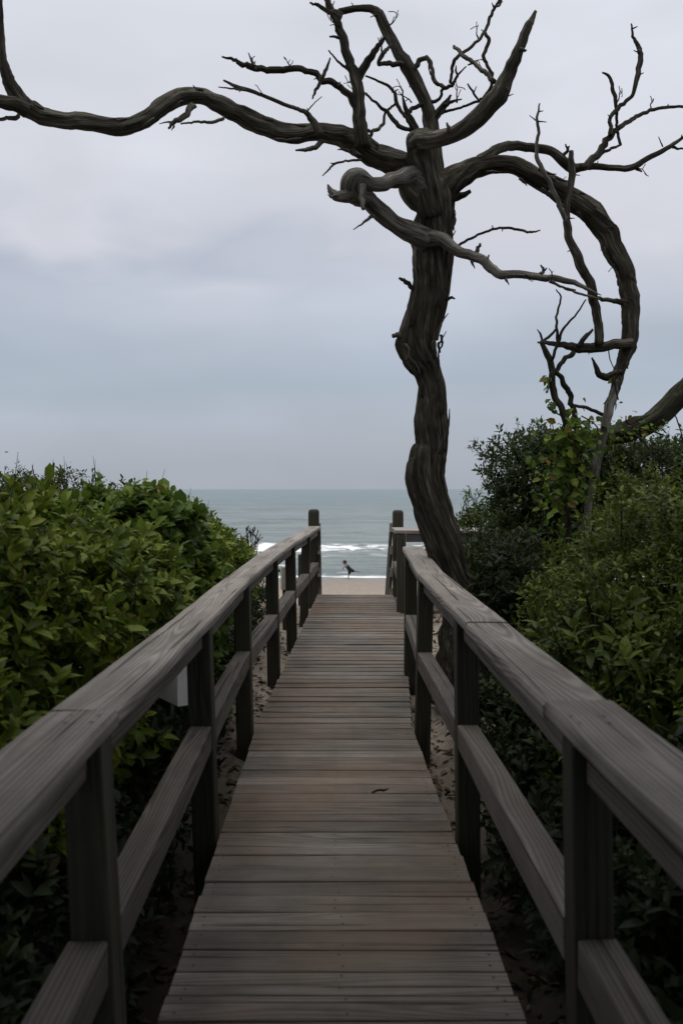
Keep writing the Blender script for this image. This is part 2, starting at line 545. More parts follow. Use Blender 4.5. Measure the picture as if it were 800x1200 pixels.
sun = bpy.data.lights.new('Sun', 'SUN'); sun.energy = 1.5; sun.angle = math.radians(45); sun.color = (1, .96, .9)
so = bpy.data.objects.new('Sun', sun); COL.objects.link(so)
sd = Vector((math.sin(SUN_AZ)*math.cos(SUN_EL), math.cos(SUN_AZ)*math.cos(SUN_EL), math.sin(SUN_EL)))
so.rotation_euler = sd.to_track_quat('Z', 'Y').to_euler(); so.location = sd*50

# ------------------------------------------------------------------ boardwalk
bw = empty('boardwalk', (0, 0, CZ - 1.664), 'weathered grey plank boardwalk with railings running down to the beach', 'boardwalk')

mb = MB(); y = -4.0
nails = []
while y < DECK_END - .07:
    wd = .137 + random.uniform(-.004, .003)
    yc = y + wd/2
    a = xl(yc) + random.uniform(-.005, .004); b = xr(yc) + random.uniform(-.004, .005)
    if yc > 11.15: b = .80
    z = CZ + deckz(yc) - .019 + random.uniform(-.0025, .0025)
    sk = random.uniform(-.004, .004); tz = random.uniform(-.002, .002)
    mb.sweep([(a, yc - sk, z - tz), ((a+b)/2, yc, z + random.uniform(-.001, .001)), (b, yc + sk, z + tz)], wd, .038, rnd=random.random(), round_=.009, wob=.003)
    if 1.8 < yc < 9:
        for ex in (a + .05, (a+b)/2 + random.uniform(-.02, .02), b - .05):
            for q in (-.035, .035):
                nails.append((ex + random.uniform(-.008, .008), yc + q + random.uniform(-.008, .008), z + .0205))
    y += wd + random.uniform(.006, .012)
for (nx, ny, nz) in nails:
    vs = [Vector((nx + .0055*math.cos(k*1.047), ny + .0055*math.sin(k*1.047), nz)) for k in range(6)]
    mb.add(vs, [[0, 1, 2, 3, 4, 5]], [(0, 0, 0)]*6, .5, 1)
mb.build('deck', [W_DECK, M_NAIL], bw)

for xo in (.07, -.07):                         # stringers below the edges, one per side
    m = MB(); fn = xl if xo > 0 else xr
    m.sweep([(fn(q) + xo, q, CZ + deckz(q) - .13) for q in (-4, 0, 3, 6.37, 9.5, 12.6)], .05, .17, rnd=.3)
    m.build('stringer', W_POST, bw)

L_CAP = [(-4, -.60, -.71), (1.56, -.650, -.715), (2.3, -.652, -.700), (4.2, -.666, -.7175), (6.2, -.695, -.733), (7.95, -.617, -.688), (9.6, -.543, -.675), (11.2, -.423, -.653), (12.74, -.328, -.630)]
R_CAP = [(-4, .66, -.67), (1.47, .610, -.670), (2.15, .600, -.680), (4.17, .578, -.678), (6.2, .578, -.690), (8.25, .612, -.632)]
L_LOW = [(-4, -1.26), (2.25, -1.235), (4.17, -1.205), (6.15, -1.227), (7.95, -1.217), (9.6, -1.19), (11.2, -1.157), (12.7, -1.142)]
R_LOW = [(-4, -1.16), (2.15, -1.18), (4.17, -1.20), (6.2, -1.234), (7.9, -1.21)]
def interp(tab, y, k=1):
    for a, b in zip(tab, tab[1:]):
        if y <= b[0]:
            t = (y-a[0])/(b[0]-a[0]); return a[k]*(1-t) + b[k]*t
    return tab[-1][k]
def dense(a, b, st=.35):
    n = max(2, int((b-a)/st)); return [a + (b-a)*i/n for i in range(n+1)]

LP = [.25, 2.30, 4.23, 6.26, 8.01, 9.66, 11.26]
RP = [.2, 2.21, 4.23, 6.26, 7.95]
CAPW, CAPT = .205, .052
def cap_board(name, tab, sgn, y0, y1, dz=0.0, dx=0.0, knots=()):
    m = MB(); rv_ = random.uniform(.42, .58)
    ys_ = sorted(set(dense(y0, y1) + [k for k in knots if y0 < k < y1]))
    m.sweep([(interp(tab, q, 1) + sgn*(CAPW/2) + dx, q, CZ + interp(tab, q, 2) + CAPT/2 + dz) for q in ys_], CAPW, CAPT, rnd=rv_, round_=.014, wob=.0045)
    for pq in (LP if sgn < 0 else RP):
        for q in (pq - .03, pq + .035):
            if y0 + .02 < q < y1 - .02:
                for off_ in (.035, .115):
                    cx = interp(tab, q, 1) + sgn*(off_ + random.uniform(-.01, .01)) + dx; cz = CZ + interp(tab, q, 2) + CAPT + dz + .0035
                    vs = [Vector((cx + .006*math.cos(k*1.047), q + .006*math.sin(k*1.047), cz)) for k in range(6)]
                    m.add(vs, [[0, 1, 2, 3, 4, 5]], [(0, 0, 0)]*6, .5, 1)
    return m.build(name, [W_CAP, M_NAIL], bw)

kn = [t[0] for t in L_CAP]
for (a, b, dz, dx) in ((-4, 2.40, .0, -.001), (2.4015, 6.28, .0015, .0), (6.282, 9.62, -.001, .001), (9.622, 12.76, 0, 0)):
    cap_board('rail_cap', L_CAP, -1, a, b, dz, dx, kn)
kn = [t[0] for t in R_CAP]
for (a, b, dz, dx) in ((-4, 2.42, .003, .003), (2.424, 3.85, -.003, -.001), (3.855, 6.2, .002, .0), (6.204, 8.25, 0, 0)):
    cap_board('rail_cap', R_CAP, 1, a, b, dz, dx, kn)


def post(name, ix_top, ix_bot, y, sgn, top, p=.118, dome=0.0, par=bw, mat=W_POST, zbot=None):
    m = MB()
    zb = (gz(ix_bot + sgn*.1, y) - .12) if zbot is None else zbot
    bx = ix_bot + sgn*p/2; tx = ix_top + sgn*p/2
    zd = deckz(min(y, 12.7))
    k = (zb - zd)/(top - zd)
    m.sweep([(bx + (tx-bx)*k, y, CZ + zb), (bx + (tx-bx)*.3, y, CZ + zd + .3*(top-zd)), (bx + (tx-bx)*.7, y, CZ + zd + .7*(top-zd)), (tx, y, CZ + top)],
            p, p, round_=.008, up=Vector((0, 1, 0)), wob=.003, dome=dome)
    return m.build(name, mat, par)


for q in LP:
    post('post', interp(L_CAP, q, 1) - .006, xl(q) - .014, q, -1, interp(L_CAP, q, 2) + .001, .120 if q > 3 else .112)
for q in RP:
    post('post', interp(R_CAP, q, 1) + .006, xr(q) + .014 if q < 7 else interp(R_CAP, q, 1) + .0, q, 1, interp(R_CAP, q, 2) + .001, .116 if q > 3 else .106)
# the two tall end posts with rounded tops
post('end_post', -.352, -.352, 12.87, -1, -.318, .165, .05)
E_L = -.500
def boxpost(name, x0, x1, y, z0, z1, d, dome=0, mat=W_POST, parent=bw):
    m = MB(); xc = (x0+x1)/2
    m.sweep([(xc, y, CZ + z0), (xc, y, CZ + z0*.6 + z1*.4), (xc, y, CZ + z1)], x1-x0, d, round_=.012, up=Vector((0, 1, 0)), wob=.003, dome=dome)
    return m.build(name, mat, parent)

# rails between the posts
def rails(tab, low, posts, sgn, p):
    for a, b in zip(posts, posts[1:]):
        y0 = a + p/2 + .003; y1 = b - p/2 - .003
        m = MB()
        def ix(q):
            t = .43
            xt = interp(tab, q, 1) + sgn*.006; 
            return xt
        m.sweep([(interp(tab, q, 1) + sgn*(.040+.045), q, CZ + interp(tab, q, 2) - .050) for q in (y0, (y0+y1)/2, y1)], .085, .092, round_=.006, wob=.004)
        m.build('upper_rail', W_RAIL, bw)
        m = MB()
        edge = xl if sgn < 0 else xr
        def lx(q):
            k = .56
            xb = edge(q) + sgn*.014 if not (sgn > 0 and q > 6.4) else interp(tab, q, 1)
            xt = interp(tab, q, 1) + sgn*.006
            return xb*(1-k) + xt*k + sgn*(p/2 - .002)
        m.sweep([(lx(q), q, CZ + interp(low, q) - .066) for q in (y0, y0*.67+y1*.33, y0*.33+y1*.67, y1)], p - .008, .13, round_=.008, wob=.005)
        m.build('lower_rail', W_RAIL, bw)
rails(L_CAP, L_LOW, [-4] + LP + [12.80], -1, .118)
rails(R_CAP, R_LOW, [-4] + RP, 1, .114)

# landing at the right: square post, tall end post, wide cap turning away to the right
boxpost('post', .757, .880, 11.24, gz(.85, 11.2) - .2, -.620, .125)
boxpost('end_post', .790, .950, 12.66, -2.3, -.325, .16, .05)
m = MB(); m.sweep([(.735, 11.62, CZ - .590), (1.4, 11.62, CZ - .592), (2.2, 11.62, CZ - .595)], .88, .05, round_=.012, wob=.006); m.build('landing_cap', W_CAP, bw)
m = MB(); m.sweep([(.885, 11.22, CZ - .672), (2.2, 11.22, CZ - .675)], .05, .11, wob=.003); m.build('upper_rail', W_RAIL, bw)
m = MB(); m.sweep([(.885, 11.22, CZ - .875), (2.2, 11.22, CZ - .880)], .06, .10, wob=.003); m.build('lower_rail', W_RAIL, bw)
boxpost('post', 2.08, 2.20, 11.26, gz(2.1, 11.3) - .2, -.622, .12)
m = MB(); m.sweep([(.80, 11.31, CZ - 1.20), (.83, 12.57, CZ - 1.17)], .08, .13, wob=.003); m.build('lower_rail', W_RAIL, bw)
m = MB(); m.sweep([(1.5, 11.32, CZ - 1.70), (1.5, 12.66, CZ - 1.68)], 1.36, .04, wob=.003); m.build('landing_deck', W_DECK, bw)

# stairs beyond the crest: treads, two sloping handrails, foot posts
for i in range(10):
    m = MB(); yy_ = DECK_END + .06 + .28*(i + .5); zz = CZ - 1.656 - .19*(i+1)
    m.sweep([(-.36 + .02*i*.3, yy_, zz), (.80 + .01*i, yy_, zz)], .27, .04, wob=.002); m.build('tread', W_DECK, bw)
for (x0, x1) in ((-.350, -.385), (.775, .815)):
    for (dz, hh) in ((-.60, .16), (-.95, .16), (-1.30, .16), (-1.62, .16)):
        m = MB(); m.sweep([(x0, 12.80, CZ + dz), (x1, 15.6, CZ + dz - 1.95)], .045, hh, wob=.003); m.build('stair_handrail', W_RAIL, bw)
    boxpost('post', x1 - .06, x1 + .06, 15.66, -4.6, -2.50, .12)

# ------------------------------------------------------------------ things by the boardwalk
sg = empty('sign_panel', (-1.2, 5.1, G(-1.2, 5.1)), 'white board sign on a stake outside the left railing, half hidden by a post', 'sign', 'pale boards outside the left railing')
d = Vector((-.60, .80, 0)).normalized()
m = MB(); b0 = Vector((-.920, 4.80, CZ - 1.105)); m.sweep([b0, b0 + d*.18, b0 + d*.36], .085, .33, anchor=(0, 0), round_=.004, wob=.001); m.build('panel', M_WHITE, sg)
m = MB(); q = b0 + d*.26; m.sweep([(q.x, q.y, G(q.x, q.y) - .1), (q.x, q.y, CZ - 1.272)], .09, .09, up=Vector((0, 1, 0))); m.build('stake', W_POST, sg)

sg = empty('sign_panel', (-.78, 10.6, G(-.78, 10.6)), 'faded cream board on a stake between the far left railing posts', 'sign', 'pale boards outside the left railing')
m = MB(); m.sweep([(-.772, 10.55, CZ - 1.150), (-.700, 10.57, CZ - 1.150)], .10, .30, wob=.001); m.build('panel', M_BEIGE, sg)
m = MB(); m.sweep([(-.735, 10.57, G(-.735, 10.57) - .1), (-.735, 10.57, CZ - 1.305)], .05, .05, up=Vector((0, 1, 0))); m.build('stake', W_POST, sg)

m = MB(); m.sweep([(-.64, 13.2, CZ - 2.6), (-.64, 13.2, CZ - 1.05)], .115, .115, up=Vector((0, 1, 0)), wob=.003, dome=.02)
tag(m.build('wooden_post', M_GREENPOST), 'short green stained post behind the far end of the left railing', 'post')

# fallen twig on the planks
m = MB(); tz = lambda x, y: Vector((x, y, CZ + deckz(y) + .006))
m.tube([tz(.180, 4.86), tz(.215, 4.90), tz(.255, 4.905), tz(.285, 4.93)], [.004, .005, .0045, .002], 6, .05, 3)
m.tube([tz(.235, 4.90), tz(.250, 4.885), tz(.262, 4.88)], [.003, .003, .001], 5, .05, 3)
tag(m.build('fallen_twig', STEM), 'small dry twig lying on the middle of the plank deck', 'twig')

# ------------------------------------------------------------------ the dead tree
TY = 7.25
tree = empty('dead_tree', P(548, 735, TY), 'tall leafless dead tree with twisting trunk and contorted limbs beside the right railing', 'tree')


def limb(m, pts, y0, y1, seg=10, ridge=.07, sub=4, wid=.94, lump=.08, kink=None):
    n = len(pts); P3 = []; R = []
    for i, q in enumerate(pts):
        Y = q[3] if len(q) > 3 else y0 + (y1-y0)*i/(n-1)
        P3.append(P(q[0], q[1], Y)); R.append(max(q[2]*wid, 1.0)/2*Y/F)
    big = max(q[2] for q in pts)
    if kink is None: kink = .22 if big > 26 else .34 if big > 10 else .85 if big > 2.5 else .5
    m.tube(P3, R, seg, ridge, sub + (2 if big < 14 else 0), lump=lump, kink=kink)


def strips(m, pts, y0, y1, n, side=None):
    """torn slivers of wood lying along a limb, lifting off at one end"""
    for _ in range(n):
        k = random.uniform(0, len(pts) - 1.6); i = int(k); t = k - i
        def at(kk):
            ii = min(int(kk), len(pts)-2); u = kk - ii; a, b = pts[ii], pts[ii+1]
            return a[0]*(1-u)+b[0]*u, a[1]*(1-u)+b[1]*u, a[2]*(1-u)+b[2]*u, math.atan2(b[1]-a[1], b[0]-a[0])
        sd = side if side else random.choice((-1, 1)); off = random.uniform(.25, .47)
        q = []
        ext = random.uniform(.25, .8)
        for f_, lift in ((0, 0), (.35, .01), (.7, .05), (1, random.uniform(.05, .22))):
            x, yv, w, a = at(min(k + ext*f_, len(pts)-1.01))
            o = sd*w*(off + lift)
            q.append((x - math.sin(a)*o, yv + math.cos(a)*o, (3.2, 4.0, 2.6, .9)[len(q)]))
        Y = y0 + (y1-y0)*k/(len(pts)-1) - .02
        limb(m, q, Y, Y - .01, 6, .05, 2, kink=.4)


def spurs(m, pts, y0, y1, n, ln=(6, 14)):
    """short broken spurs along a branch"""
    for _ in range(max(1, n*2//3)):
        i = random.randrange(len(pts)-1); t = random.random()
        a, b = pts[i], pts[i+1]
        x = a[0]*(1-t)+b[0]*t; yv = a[1]*(1-t)+b[1]*t; wd = a[2]*(1-t)+b[2]*t
        Y = y0 + (y1-y0)*(i+t)/(len(pts)-1)
        ang = math.atan2(b[1]-a[1], b[0]-a[0]) + random.choice((-1, 1))*random.uniform(.6, 1.5)
        L = random.uniform(*ln)
        e = (x + math.cos(ang)*(wd/2+L), yv + math.sin(ang)*(wd/2+L))
        md = ((x+e[0])/2 + random.uniform(-1, 1), (yv+e[1])/2 + random.uniform(-1, 1))
        limb(m, [(x, yv, max(2.2, wd*.35)), (*md, 1.7), (*e, 1.0)], Y, Y + random.uniform(-.1, .1), 6, .05, 2)


m = MB()
limb(m, [(562, 815, 128), (556, 770, 98), (550, 728, 70), (539, 695, 53), (527, 665, 46), (517, 630, 46), (506, 595, 46), (500, 560, 46), (502, 535, 46), (506, 520, 39),
         (505, 490, 41), (506, 457, 34), (502, 438, 33), (493, 420, 42), (489, 396, 46), (497, 368, 45), (505, 333, 46), (507, 298, 50), (509, 250, 47),
         (508, 225, 50), (505, 205, 42)], TY, TY, 64, .06, 9, lump=.035, kink=.05)
limb(m, [(489, 536, 6), (483, 545, 14), (482, 560, 16), (487, 585, 14), (494, 610, 6)], 7.17, 7.17, 10, .06)       # torn ledge on the left edge
limb(m, [(484, 372, 12), (474, 392, 16), (470, 408, 14), (480, 425, 12), (488, 434, 6)], 7.16, 7.16, 12, .08)       # burl
TR_ = [(538, 693, 50), (517, 630, 46), (500, 560, 46), (505, 490, 41), (503, 438, 33), (492, 400, 46), (503, 340, 46), (508, 280, 48), (509, 235, 48)]
strips(m, TR_, 7.12, 7.12, 12, 1); strips(m, TR_, 7.12, 7.12, 8, -1)
m.build('trunk', BARK, tree)
m = MB(); limb(m, [(486, 344, 5), (480, 334, 6), (474, 329, 6), (468, 326, 3)], 7.2, 7.15, 8, .05); m.build('broken_stub', BARK, tree)
m = MB(); limb(m, [(478, 398, 8), (468, 394, 8), (460, 393, 5)], 7.15, 7.1, 8, .05); m.build('broken_stub', BARK, tree)
m = MB(); limb(m, [(472, 404, 7), (477, 412, 6), (476, 424, 3)], 7.0, 6.98, 8, .05); m.build('broken_stub', BARK, tree)
m = MB(); limb(m, [(522, 352, 5), (528, 349, 4), (533, 350, 2)], 7.2, 7.2, 6, .05); m.build('broken_stub', BARK, tree)
m = MB(); limb(m, [(526, 232, 14), (537, 230, 10), (544, 228, 7), (551, 224, 5)], 7.2, 7.1, 10, .05); m.build('broken_stub', BARK, tree)
m = MB(); limb(m, [(530, 245, 5), (532, 258, 4), (531, 270, 2)], 7.15, 7.12, 6, .05); m.build('broken_stub', BARK, tree)
m = MB(); limb(m, [(516, 392, 4), (518, 402, 3), (515, 410, 2)], 7.1, 7.1, 6, .05); m.build('broken_stub', BARK, tree)

# right arch bending down to the ground
m = MB()
G_ = [(506, 240, 40), (520, 222, 36), (540, 205, 30), (560, 195, 25), (587, 192, 22), (612, 200, 22), (637, 213, 24), (662, 228, 27), (686, 245, 27), (708, 270, 26),
      (722, 297, 25), (733, 325, 22), (737, 352, 20), (738, 380, 20), (736, 402, 20), (729, 424, 15), (725, 436, 14), (721, 455, 12), (712, 481, 10)]
limb(m, G_, 7.22, 6.93, 18, .11, 6)
spurs(m, G_[6:17], 7.1, 6.95, 7, (2, 7)); strips(m, G_[3:18], 7.05, 6.9, 16, 1); strips(m, G_[3:18], 7.05, 6.9, 8, -1)
limb(m, [(727, 437, 11), (712, 441, 10), (703, 440, 8), (698, 430, 5), (693, 419, 2)], 6.95, 6.85, 8)
limb(m, [(731, 354, 9), (718, 352, 6), (703, 350, 5), (688, 346, 3)], 6.98, 6.8, 8)
m.build('limb', BARK, tree)
m = MB()
limb(m, [(723, 446, 9), (718, 464, 11.5), (712, 481, 11.5), (707, 508, 10.5), (700, 535, 10), (693, 567, 9.5), (688, 596, 9), (684, 640, 10), (682, 700, 12)], 6.92, 6.85, 14, .1, 6)
m.build('limb', BARK_PALE, tree)

m = MB()
H = [(540, 210, 18), (553, 198, 15), (568, 184, 13), (590, 172, 12), (610, 172, 11), (632, 174, 11), (647, 178, 11), (660, 190, 13), (672, 197, 12), (690, 195, 9), (720, 197, 8),
     (740, 196, 8), (757, 186, 7), (780, 174, 6), (797, 163, 4), (812, 152, 3)]
limb(m, H, 7.25, 7.6, 12, .07)
H2 = [(680, 198, 8), (690, 188, 9), (703, 176, 9), (718, 155, 8), (735, 143, 6), (750, 134, 5), (775, 126, 4), (803, 125, 3.5), (820, 124, 3)]
limb(m, H2, 7.35, 7.6, 8)
H3 = [(715, 158, 6), (715, 140, 5), (722, 128, 6), (738, 115, 5), (744, 100, 6), (750, 70, 7), (748, 55, 6), (742, 45, 4), (739, 28, 2)]
limb(m, H3, 7.4, 7.3, 8)
H4 = [(726, 170, 3.5), (722, 150, 3.5), (722, 130, 4), (719, 110, 5), (713, 90, 4), (705, 85, 2)]
limb(m, H4, 7.45, 7.4, 7)
limb(m, [(700, 181, 5), (716, 174, 4), (726, 170, 3)], 7.42, 7.45, 7)
limb(m, [(787, 172, 4), (794, 174, 3), (804, 174, 2)], 7.6, 7.6, 6)
limb(m, [(742, 194, 5), (748, 200, 3), (752, 201, 2)], 7.5, 7.5, 6)
limb(m, [(776, 172, 2), (773, 165, 1.5), (771, 160, 1)], 7.55, 7.55, 5)
limb(m, [(658, 184, 6), (664, 176, 4), (662, 169, 2)], 7.4, 7.35, 6)
limb(m, [(664, 177, 3), (667, 171, 2)], 7.36, 7.35, 5)
spurs(m, H3, 7.4, 7.3, 6, (2, 6)); spurs(m, H2, 7.4, 7.6, 4, (3, 7)); spurs(m, H[8:], 7.4, 7.6, 4, (2, 6))
m.build('limb', BARK, tree)

m = MB()
I_ = [(669, 177, 6), (669, 195, 8), (670, 210, 9), (666, 230, 7), (663, 250, 8), (664, 263, 10), (668, 285, 10.5), (678, 305, 12), (688, 325, 12), (695, 350, 12), (700, 375, 11), (702, 404, 11)]
limb(m, I_, 6.85, 6.86, 10, .08); spurs(m, I_, 6.84, 6.85, 6, (2, 6))
limb(m, [(678, 226, 4), (685, 228, 3)], 6.8, 6.8, 6)
m.build('branch', BARK, tree)
m = MB()
J_ = [(632, 121, 2), (629, 140, 3.5), (631, 155, 4), (628, 170, 4.5), (631, 190, 5.5), (640, 208, 5.5), (650, 228, 6), (657, 248, 6), (665, 266, 7)]
limb(m, J_, 6.7, 6.85, 8); limb(m, [(629, 142, 2), (622, 137, 1), (620, 135, 1)], 6.7, 6.7, 5); limb(m, [(630, 142, 2), (640, 143, 1)], 6.7, 6.7, 5)
limb(m, [(631, 131, 2), (636, 130, 1)], 6.7, 6.7, 5)
m.build('branch', BARK_PALE, tree)

m = MB()
K_ = [(740, 404, 14), (718, 404, 13), (697, 408, 12), (678, 407, 12), (660, 404, 8), (643, 402, 6), (633, 401, 4)]
limb(m, K_, 6.93, 6.85, 10, .08); spurs(m, K_, 6.9, 6.85, 3, (2, 6))
limb(m, [(676, 406, 7), (686, 394, 6), (694, 386, 3)], 6.86, 6.8, 7)
limb(m, [(672, 411, 7), (658, 424, 6), (650, 436, 6)], 6.88, 6.9, 7)
L1 = [(634, 399, 5), (640, 415, 8), (646, 430, 9), (646, 450, 9), (650, 465, 8.5), (658, 480, 8), (664, 500, 9), (666, 530, 10), (664, 600, 11), (660, 680, 12)]
limb(m, L1, 6.86, 7.0, 8)
limb(m, [(650, 434, 6), (660, 450, 7), (668, 465, 7), (673, 490, 7), (676, 515, 7), (677, 560, 8)], 6.9, 6.98, 8)
limb(m, [(651, 339, 1.5), (657, 350, 2.5), (652, 368, 3), (652, 385, 3.5), (654, 400, 4)], 6.8, 6.86, 6)
limb(m, [(686, 351, 2), (675, 368, 2.5), (660, 385, 3.5), (654, 400, 4), (646, 422, 4)], 6.8, 6.86, 6)
limb(m, [(652, 385, 3), (642, 395, 4), (635, 401, 4)], 6.83, 6.86, 6)
limb(m, [(634, 400, 4), (629, 401, 2)], 6.86, 6.86, 5)
limb(m, [(635, 400, 3), (633, 392, 3), (629, 386, 1)], 6.86, 6.86, 5)
limb(m, [(664, 474, 4), (685, 477, 4.5), (700, 484, 4.5), (710, 487, 5)], 6.95, 6.94, 7)
limb(m, [(712, 404, 1.5), (714, 420, 1.5), (719, 432, 1.2)], 6.85, 6.85, 5)
m.build('branch', BARK, tree)

# front limb on the lower right, bleached
m = MB()
P_ = [(498, 280, 22), (512, 281, 18), (523, 286, 15), (539, 295, 14), (560, 301, 12), (575, 314, 12), (587, 322, 11), (608, 322, 10), (635, 325, 9), (656, 327, 8), (677, 333, 6), (690, 340, 4), (704, 346, 1)]
limb(m, P_, 7.08, 6.55, 12, .06)
limb(m, [(643, 330, 4), (662, 338, 3), (685, 346, 3), (702, 350, 2)], 6.62, 6.55, 6)
limb(m, [(645, 328, 2), (658, 336, 2), (674, 340, 2)], 6.6, 6.55, 6)
limb(m, [(556, 298, 6), (560, 290, 5), (562, 285, 3)], 6.95, 6.9, 7)
limb(m, [(633, 322, 5), (637, 316, 4), (633, 311, 2)], 6.65, 6.6, 6); limb(m, [(637, 317, 3), (640, 314, 1.5)], 6.62, 6.6, 5)
limb(m, [(592, 326, 4), (596, 334, 1)], 6.75, 6.75, 5); limb(m, [(552, 306, 4), (556, 315, 1)], 6.9, 6.9, 5)
limb(m, [(571, 303, 4), (573, 299, 2)], 6.85, 6.85, 5)
m.build('limb', BARK_PALE, tree)
m = MB()
limb(m, [(520, 292, 5), (537, 287, 4), (560, 275, 3.2), (585, 267, 3.2), (605, 269, 3.5), (620, 272, 3), (633, 270, 1.5)], 7.15, 7.0, 7)
spurs(m, [(560, 275, 3), (585, 267, 3), (620, 272, 3)], 7.05, 7.0, 3, (1, 4))
m.build('twig', BARK, tree)

# stump-like limb coming forward, then sweeping up to the right
m = MB()
limb(m, [(505, 250, 30, 7.15), (500, 225, 31, 7.05), (497, 200, 31, 6.98), (493, 178, 33, 6.9), (491, 165, 30, 6.82), (500, 163, 24, 6.74), (512, 164, 21, 6.7), (526, 161, 20, 6.66), (540, 154, 21, 6.6), (554, 144, 22, 6.55),
         (570, 128, 23, 6.5), (584, 111, 22, 6.42), (596, 86, 17, 6.35), (608, 58, 13, 6.25), (618, 32, 11, 6.2), (622, 24, 8, 6.2), (627, 13, 4, 6.2)], 7, 6.2, 18, .07, 5)
limb(m, [(491, 172, 30, 6.86), (488, 160, 24, 6.84), (489, 153, 8, 6.84)], 6.9, 6.8, 12)
limb(m, [(525, 156, 6), (524, 149, 5), (523, 143, 2)], 6.6, 6.58, 6)
limb(m, [(609, 58, 6), (614, 59, 4), (617, 59, 1)], 6.2, 6.2, 6)
limb(m, [(592, 104, 6), (597, 102, 3)], 6.35, 6.35, 6); limb(m, [(586, 116, 3), (594, 113, 2), (601, 110, 1)], 6.4, 6.4, 5)
m.build('limb', BARK_GREY, tree)

# left-front limb that curls back on itself
m = MB()
limb(m, [(500, 222, 30, 7.05), (484, 208, 25, 6.95), (465, 211, 19, 6.85), (447, 216, 17, 6.75), (433, 215, 17, 6.65), (424, 209, 20, 6.58), (416, 208, 24, 6.55), (411, 217, 27, 6.57), (414, 227, 25, 6.63), (428, 234, 21, 6.72),
         (446, 249, 21, 6.82), (464, 264, 22, 6.9), (482, 273, 24, 7.0), (500, 282, 26, 7.1)], 7, 7, 16, .09, 5)
limb(m, [(412, 226, 20), (400, 230, 15), (391, 227, 11), (386, 221, 6), (384, 216, 2)], 6.58, 6.55, 12, .12); limb(m, [(396, 230, 7), (389, 231, 4), (384, 228, 1)], 6.55, 6.53, 7)
limb(m, [(425, 218, 8), (425, 232, 7), (425, 246, 4)], 6.5, 6.46, 8)
limb(m, [(437, 252, 5), (426, 261, 3), (414, 269, 1.2)], 6.72, 6.65, 6)
limb(m, [(484, 264, 3), (482, 258, 2)], 6.85, 6.85, 5)
m.build('limb', BARK_PALE, tree)

# long limb to the left
m = MB()
R_ = [(505, 240, 36), (488, 214, 36), (470, 195, 33), (452, 187, 30), (437, 182, 29), (415, 166, 28), (390, 157, 23), (365, 155, 22), (340, 156, 22), (315, 150, 22), (290, 140, 22), (265, 126, 21), (242, 115, 20),
      (222, 112, 20), (207, 115, 21), (195, 122, 22), (170, 139, 20), (140, 149, 20), (100, 143, 21), (65, 140, 20), (35, 129, 23), (18, 110, 18), (8, 88, 14), (3, 65, 10), (1, 35, 8), (0, 0, 7), (-4, -40, 6)]
limb(m, R_, 7.2, 5.9, 24, .095, 6); strips(m, R_[3:22], 6.85, 5.9, 16)
limb(m, [(30, 128, 18), (12, 120, 17), (-10, 116, 15), (-40, 104, 13)], 6.0, 5.7, 10)
limb(m, [(22, 136, 7), (8, 138, 5), (-12, 142, 4)], 5.95, 5.85, 7)
limb(m, [(228, 122, 9), (216, 138, 8), (204, 144, 6), (198, 150, 3)], 6.4, 6.35, 8); limb(m, [(203, 143, 4), (195, 143, 2), (187, 145, 1)], 6.36, 6.35, 5)
limb(m, [(262, 138, 4), (248, 143, 4), (230, 143, 3), (212, 145, 2)], 6.4, 6.32, 6)
limb(m, [(204, 147, 3), (201, 153, 1)], 6.35, 6.35, 5)
S4 = [(376, 158, 11), (366, 141, 9), (357, 131, 6), (340, 125, 5), (320, 117, 5), (295, 107, 5), (278, 102, 5), (262, 94, 2.5)]
limb(m, S4, 6.72, 6.6, 8); spurs(m, S4, 6.7, 6.6, 4, (2, 5)); limb(m, [(292, 106, 3), (274, 104, 2.5), (256, 102, 1.5)], 6.6, 6.58, 5)
limb(m, [(359, 131, 2.2), (368, 121, 1.5), (377, 113, 1)], 6.65, 6.6, 5)
limb(m, [(378, 165, 7), (370, 172, 6), (360, 175, 5), (346, 176, 2)], 6.75, 6.7, 7)
limb(m, [(424, 187, 3.5), (405, 189, 3), (392, 192, 3.2), (385, 199, 2.5), (378, 206, 1.5)], 6.85, 6.75, 6); limb(m, [(392, 192, 2.5), (387, 191, 1)], 6.78, 6.76, 5)
m.build('limb', BARK_GREY, tree)

m = MB()
S_ = [(424, 175, 22), (421, 155, 18), (421, 135, 17), (421, 112, 16), (416, 90, 14), (407, 65, 12), (400, 40, 11), (392, 20, 9), (385, 5, 8), (378, -14, 6)]
limb(m, S_, 6.9, 6.75, 12, .07); spurs(m, S_, 6.88, 6.75, 4, (2, 5))
limb(m, [(419, 92, 12), (428, 76, 10), (438, 61, 8), (448, 47, 5), (451, 43, 3)], 6.85, 6.7, 8)
S3 = [(416, 125, 10), (408, 110, 9), (393, 99, 8), (377, 93, 8), (366, 86, 7), (352, 80, 7), (330, 82, 7.5), (305, 82, 7.5), (290, 78, 7.5), (276, 71, 5), (260, 66, 2)]
limb(m, S3, 6.85, 6.6, 9); spurs(m, S3, 6.8, 6.6, 5, (2, 6))
limb(m, [(387, 68, 2), (383, 80, 4), (376, 95, 5), (369, 107, 4), (366, 116, 2)], 6.65, 6.68, 6)
limb(m, [(297, 77, 3), (294, 69, 2.5), (291, 62, 1.5)], 6.6, 6.6, 5)
limb(m, [(385, 59, 2), (392, 68, 2.5), (402, 77, 3.5), (414, 86, 3)], 6.8, 6.85, 6)
limb(m, [(400, 20, 9), (388, 14, 6), (375, 8, 5), (363, 3, 2.5)], 6.7, 6.6, 7)
limb(m, [(398, 44, 4), (391, 43, 3), (386, 43, 2)], 6.72, 6.7, 6)
m.build('branch', BARK, tree)

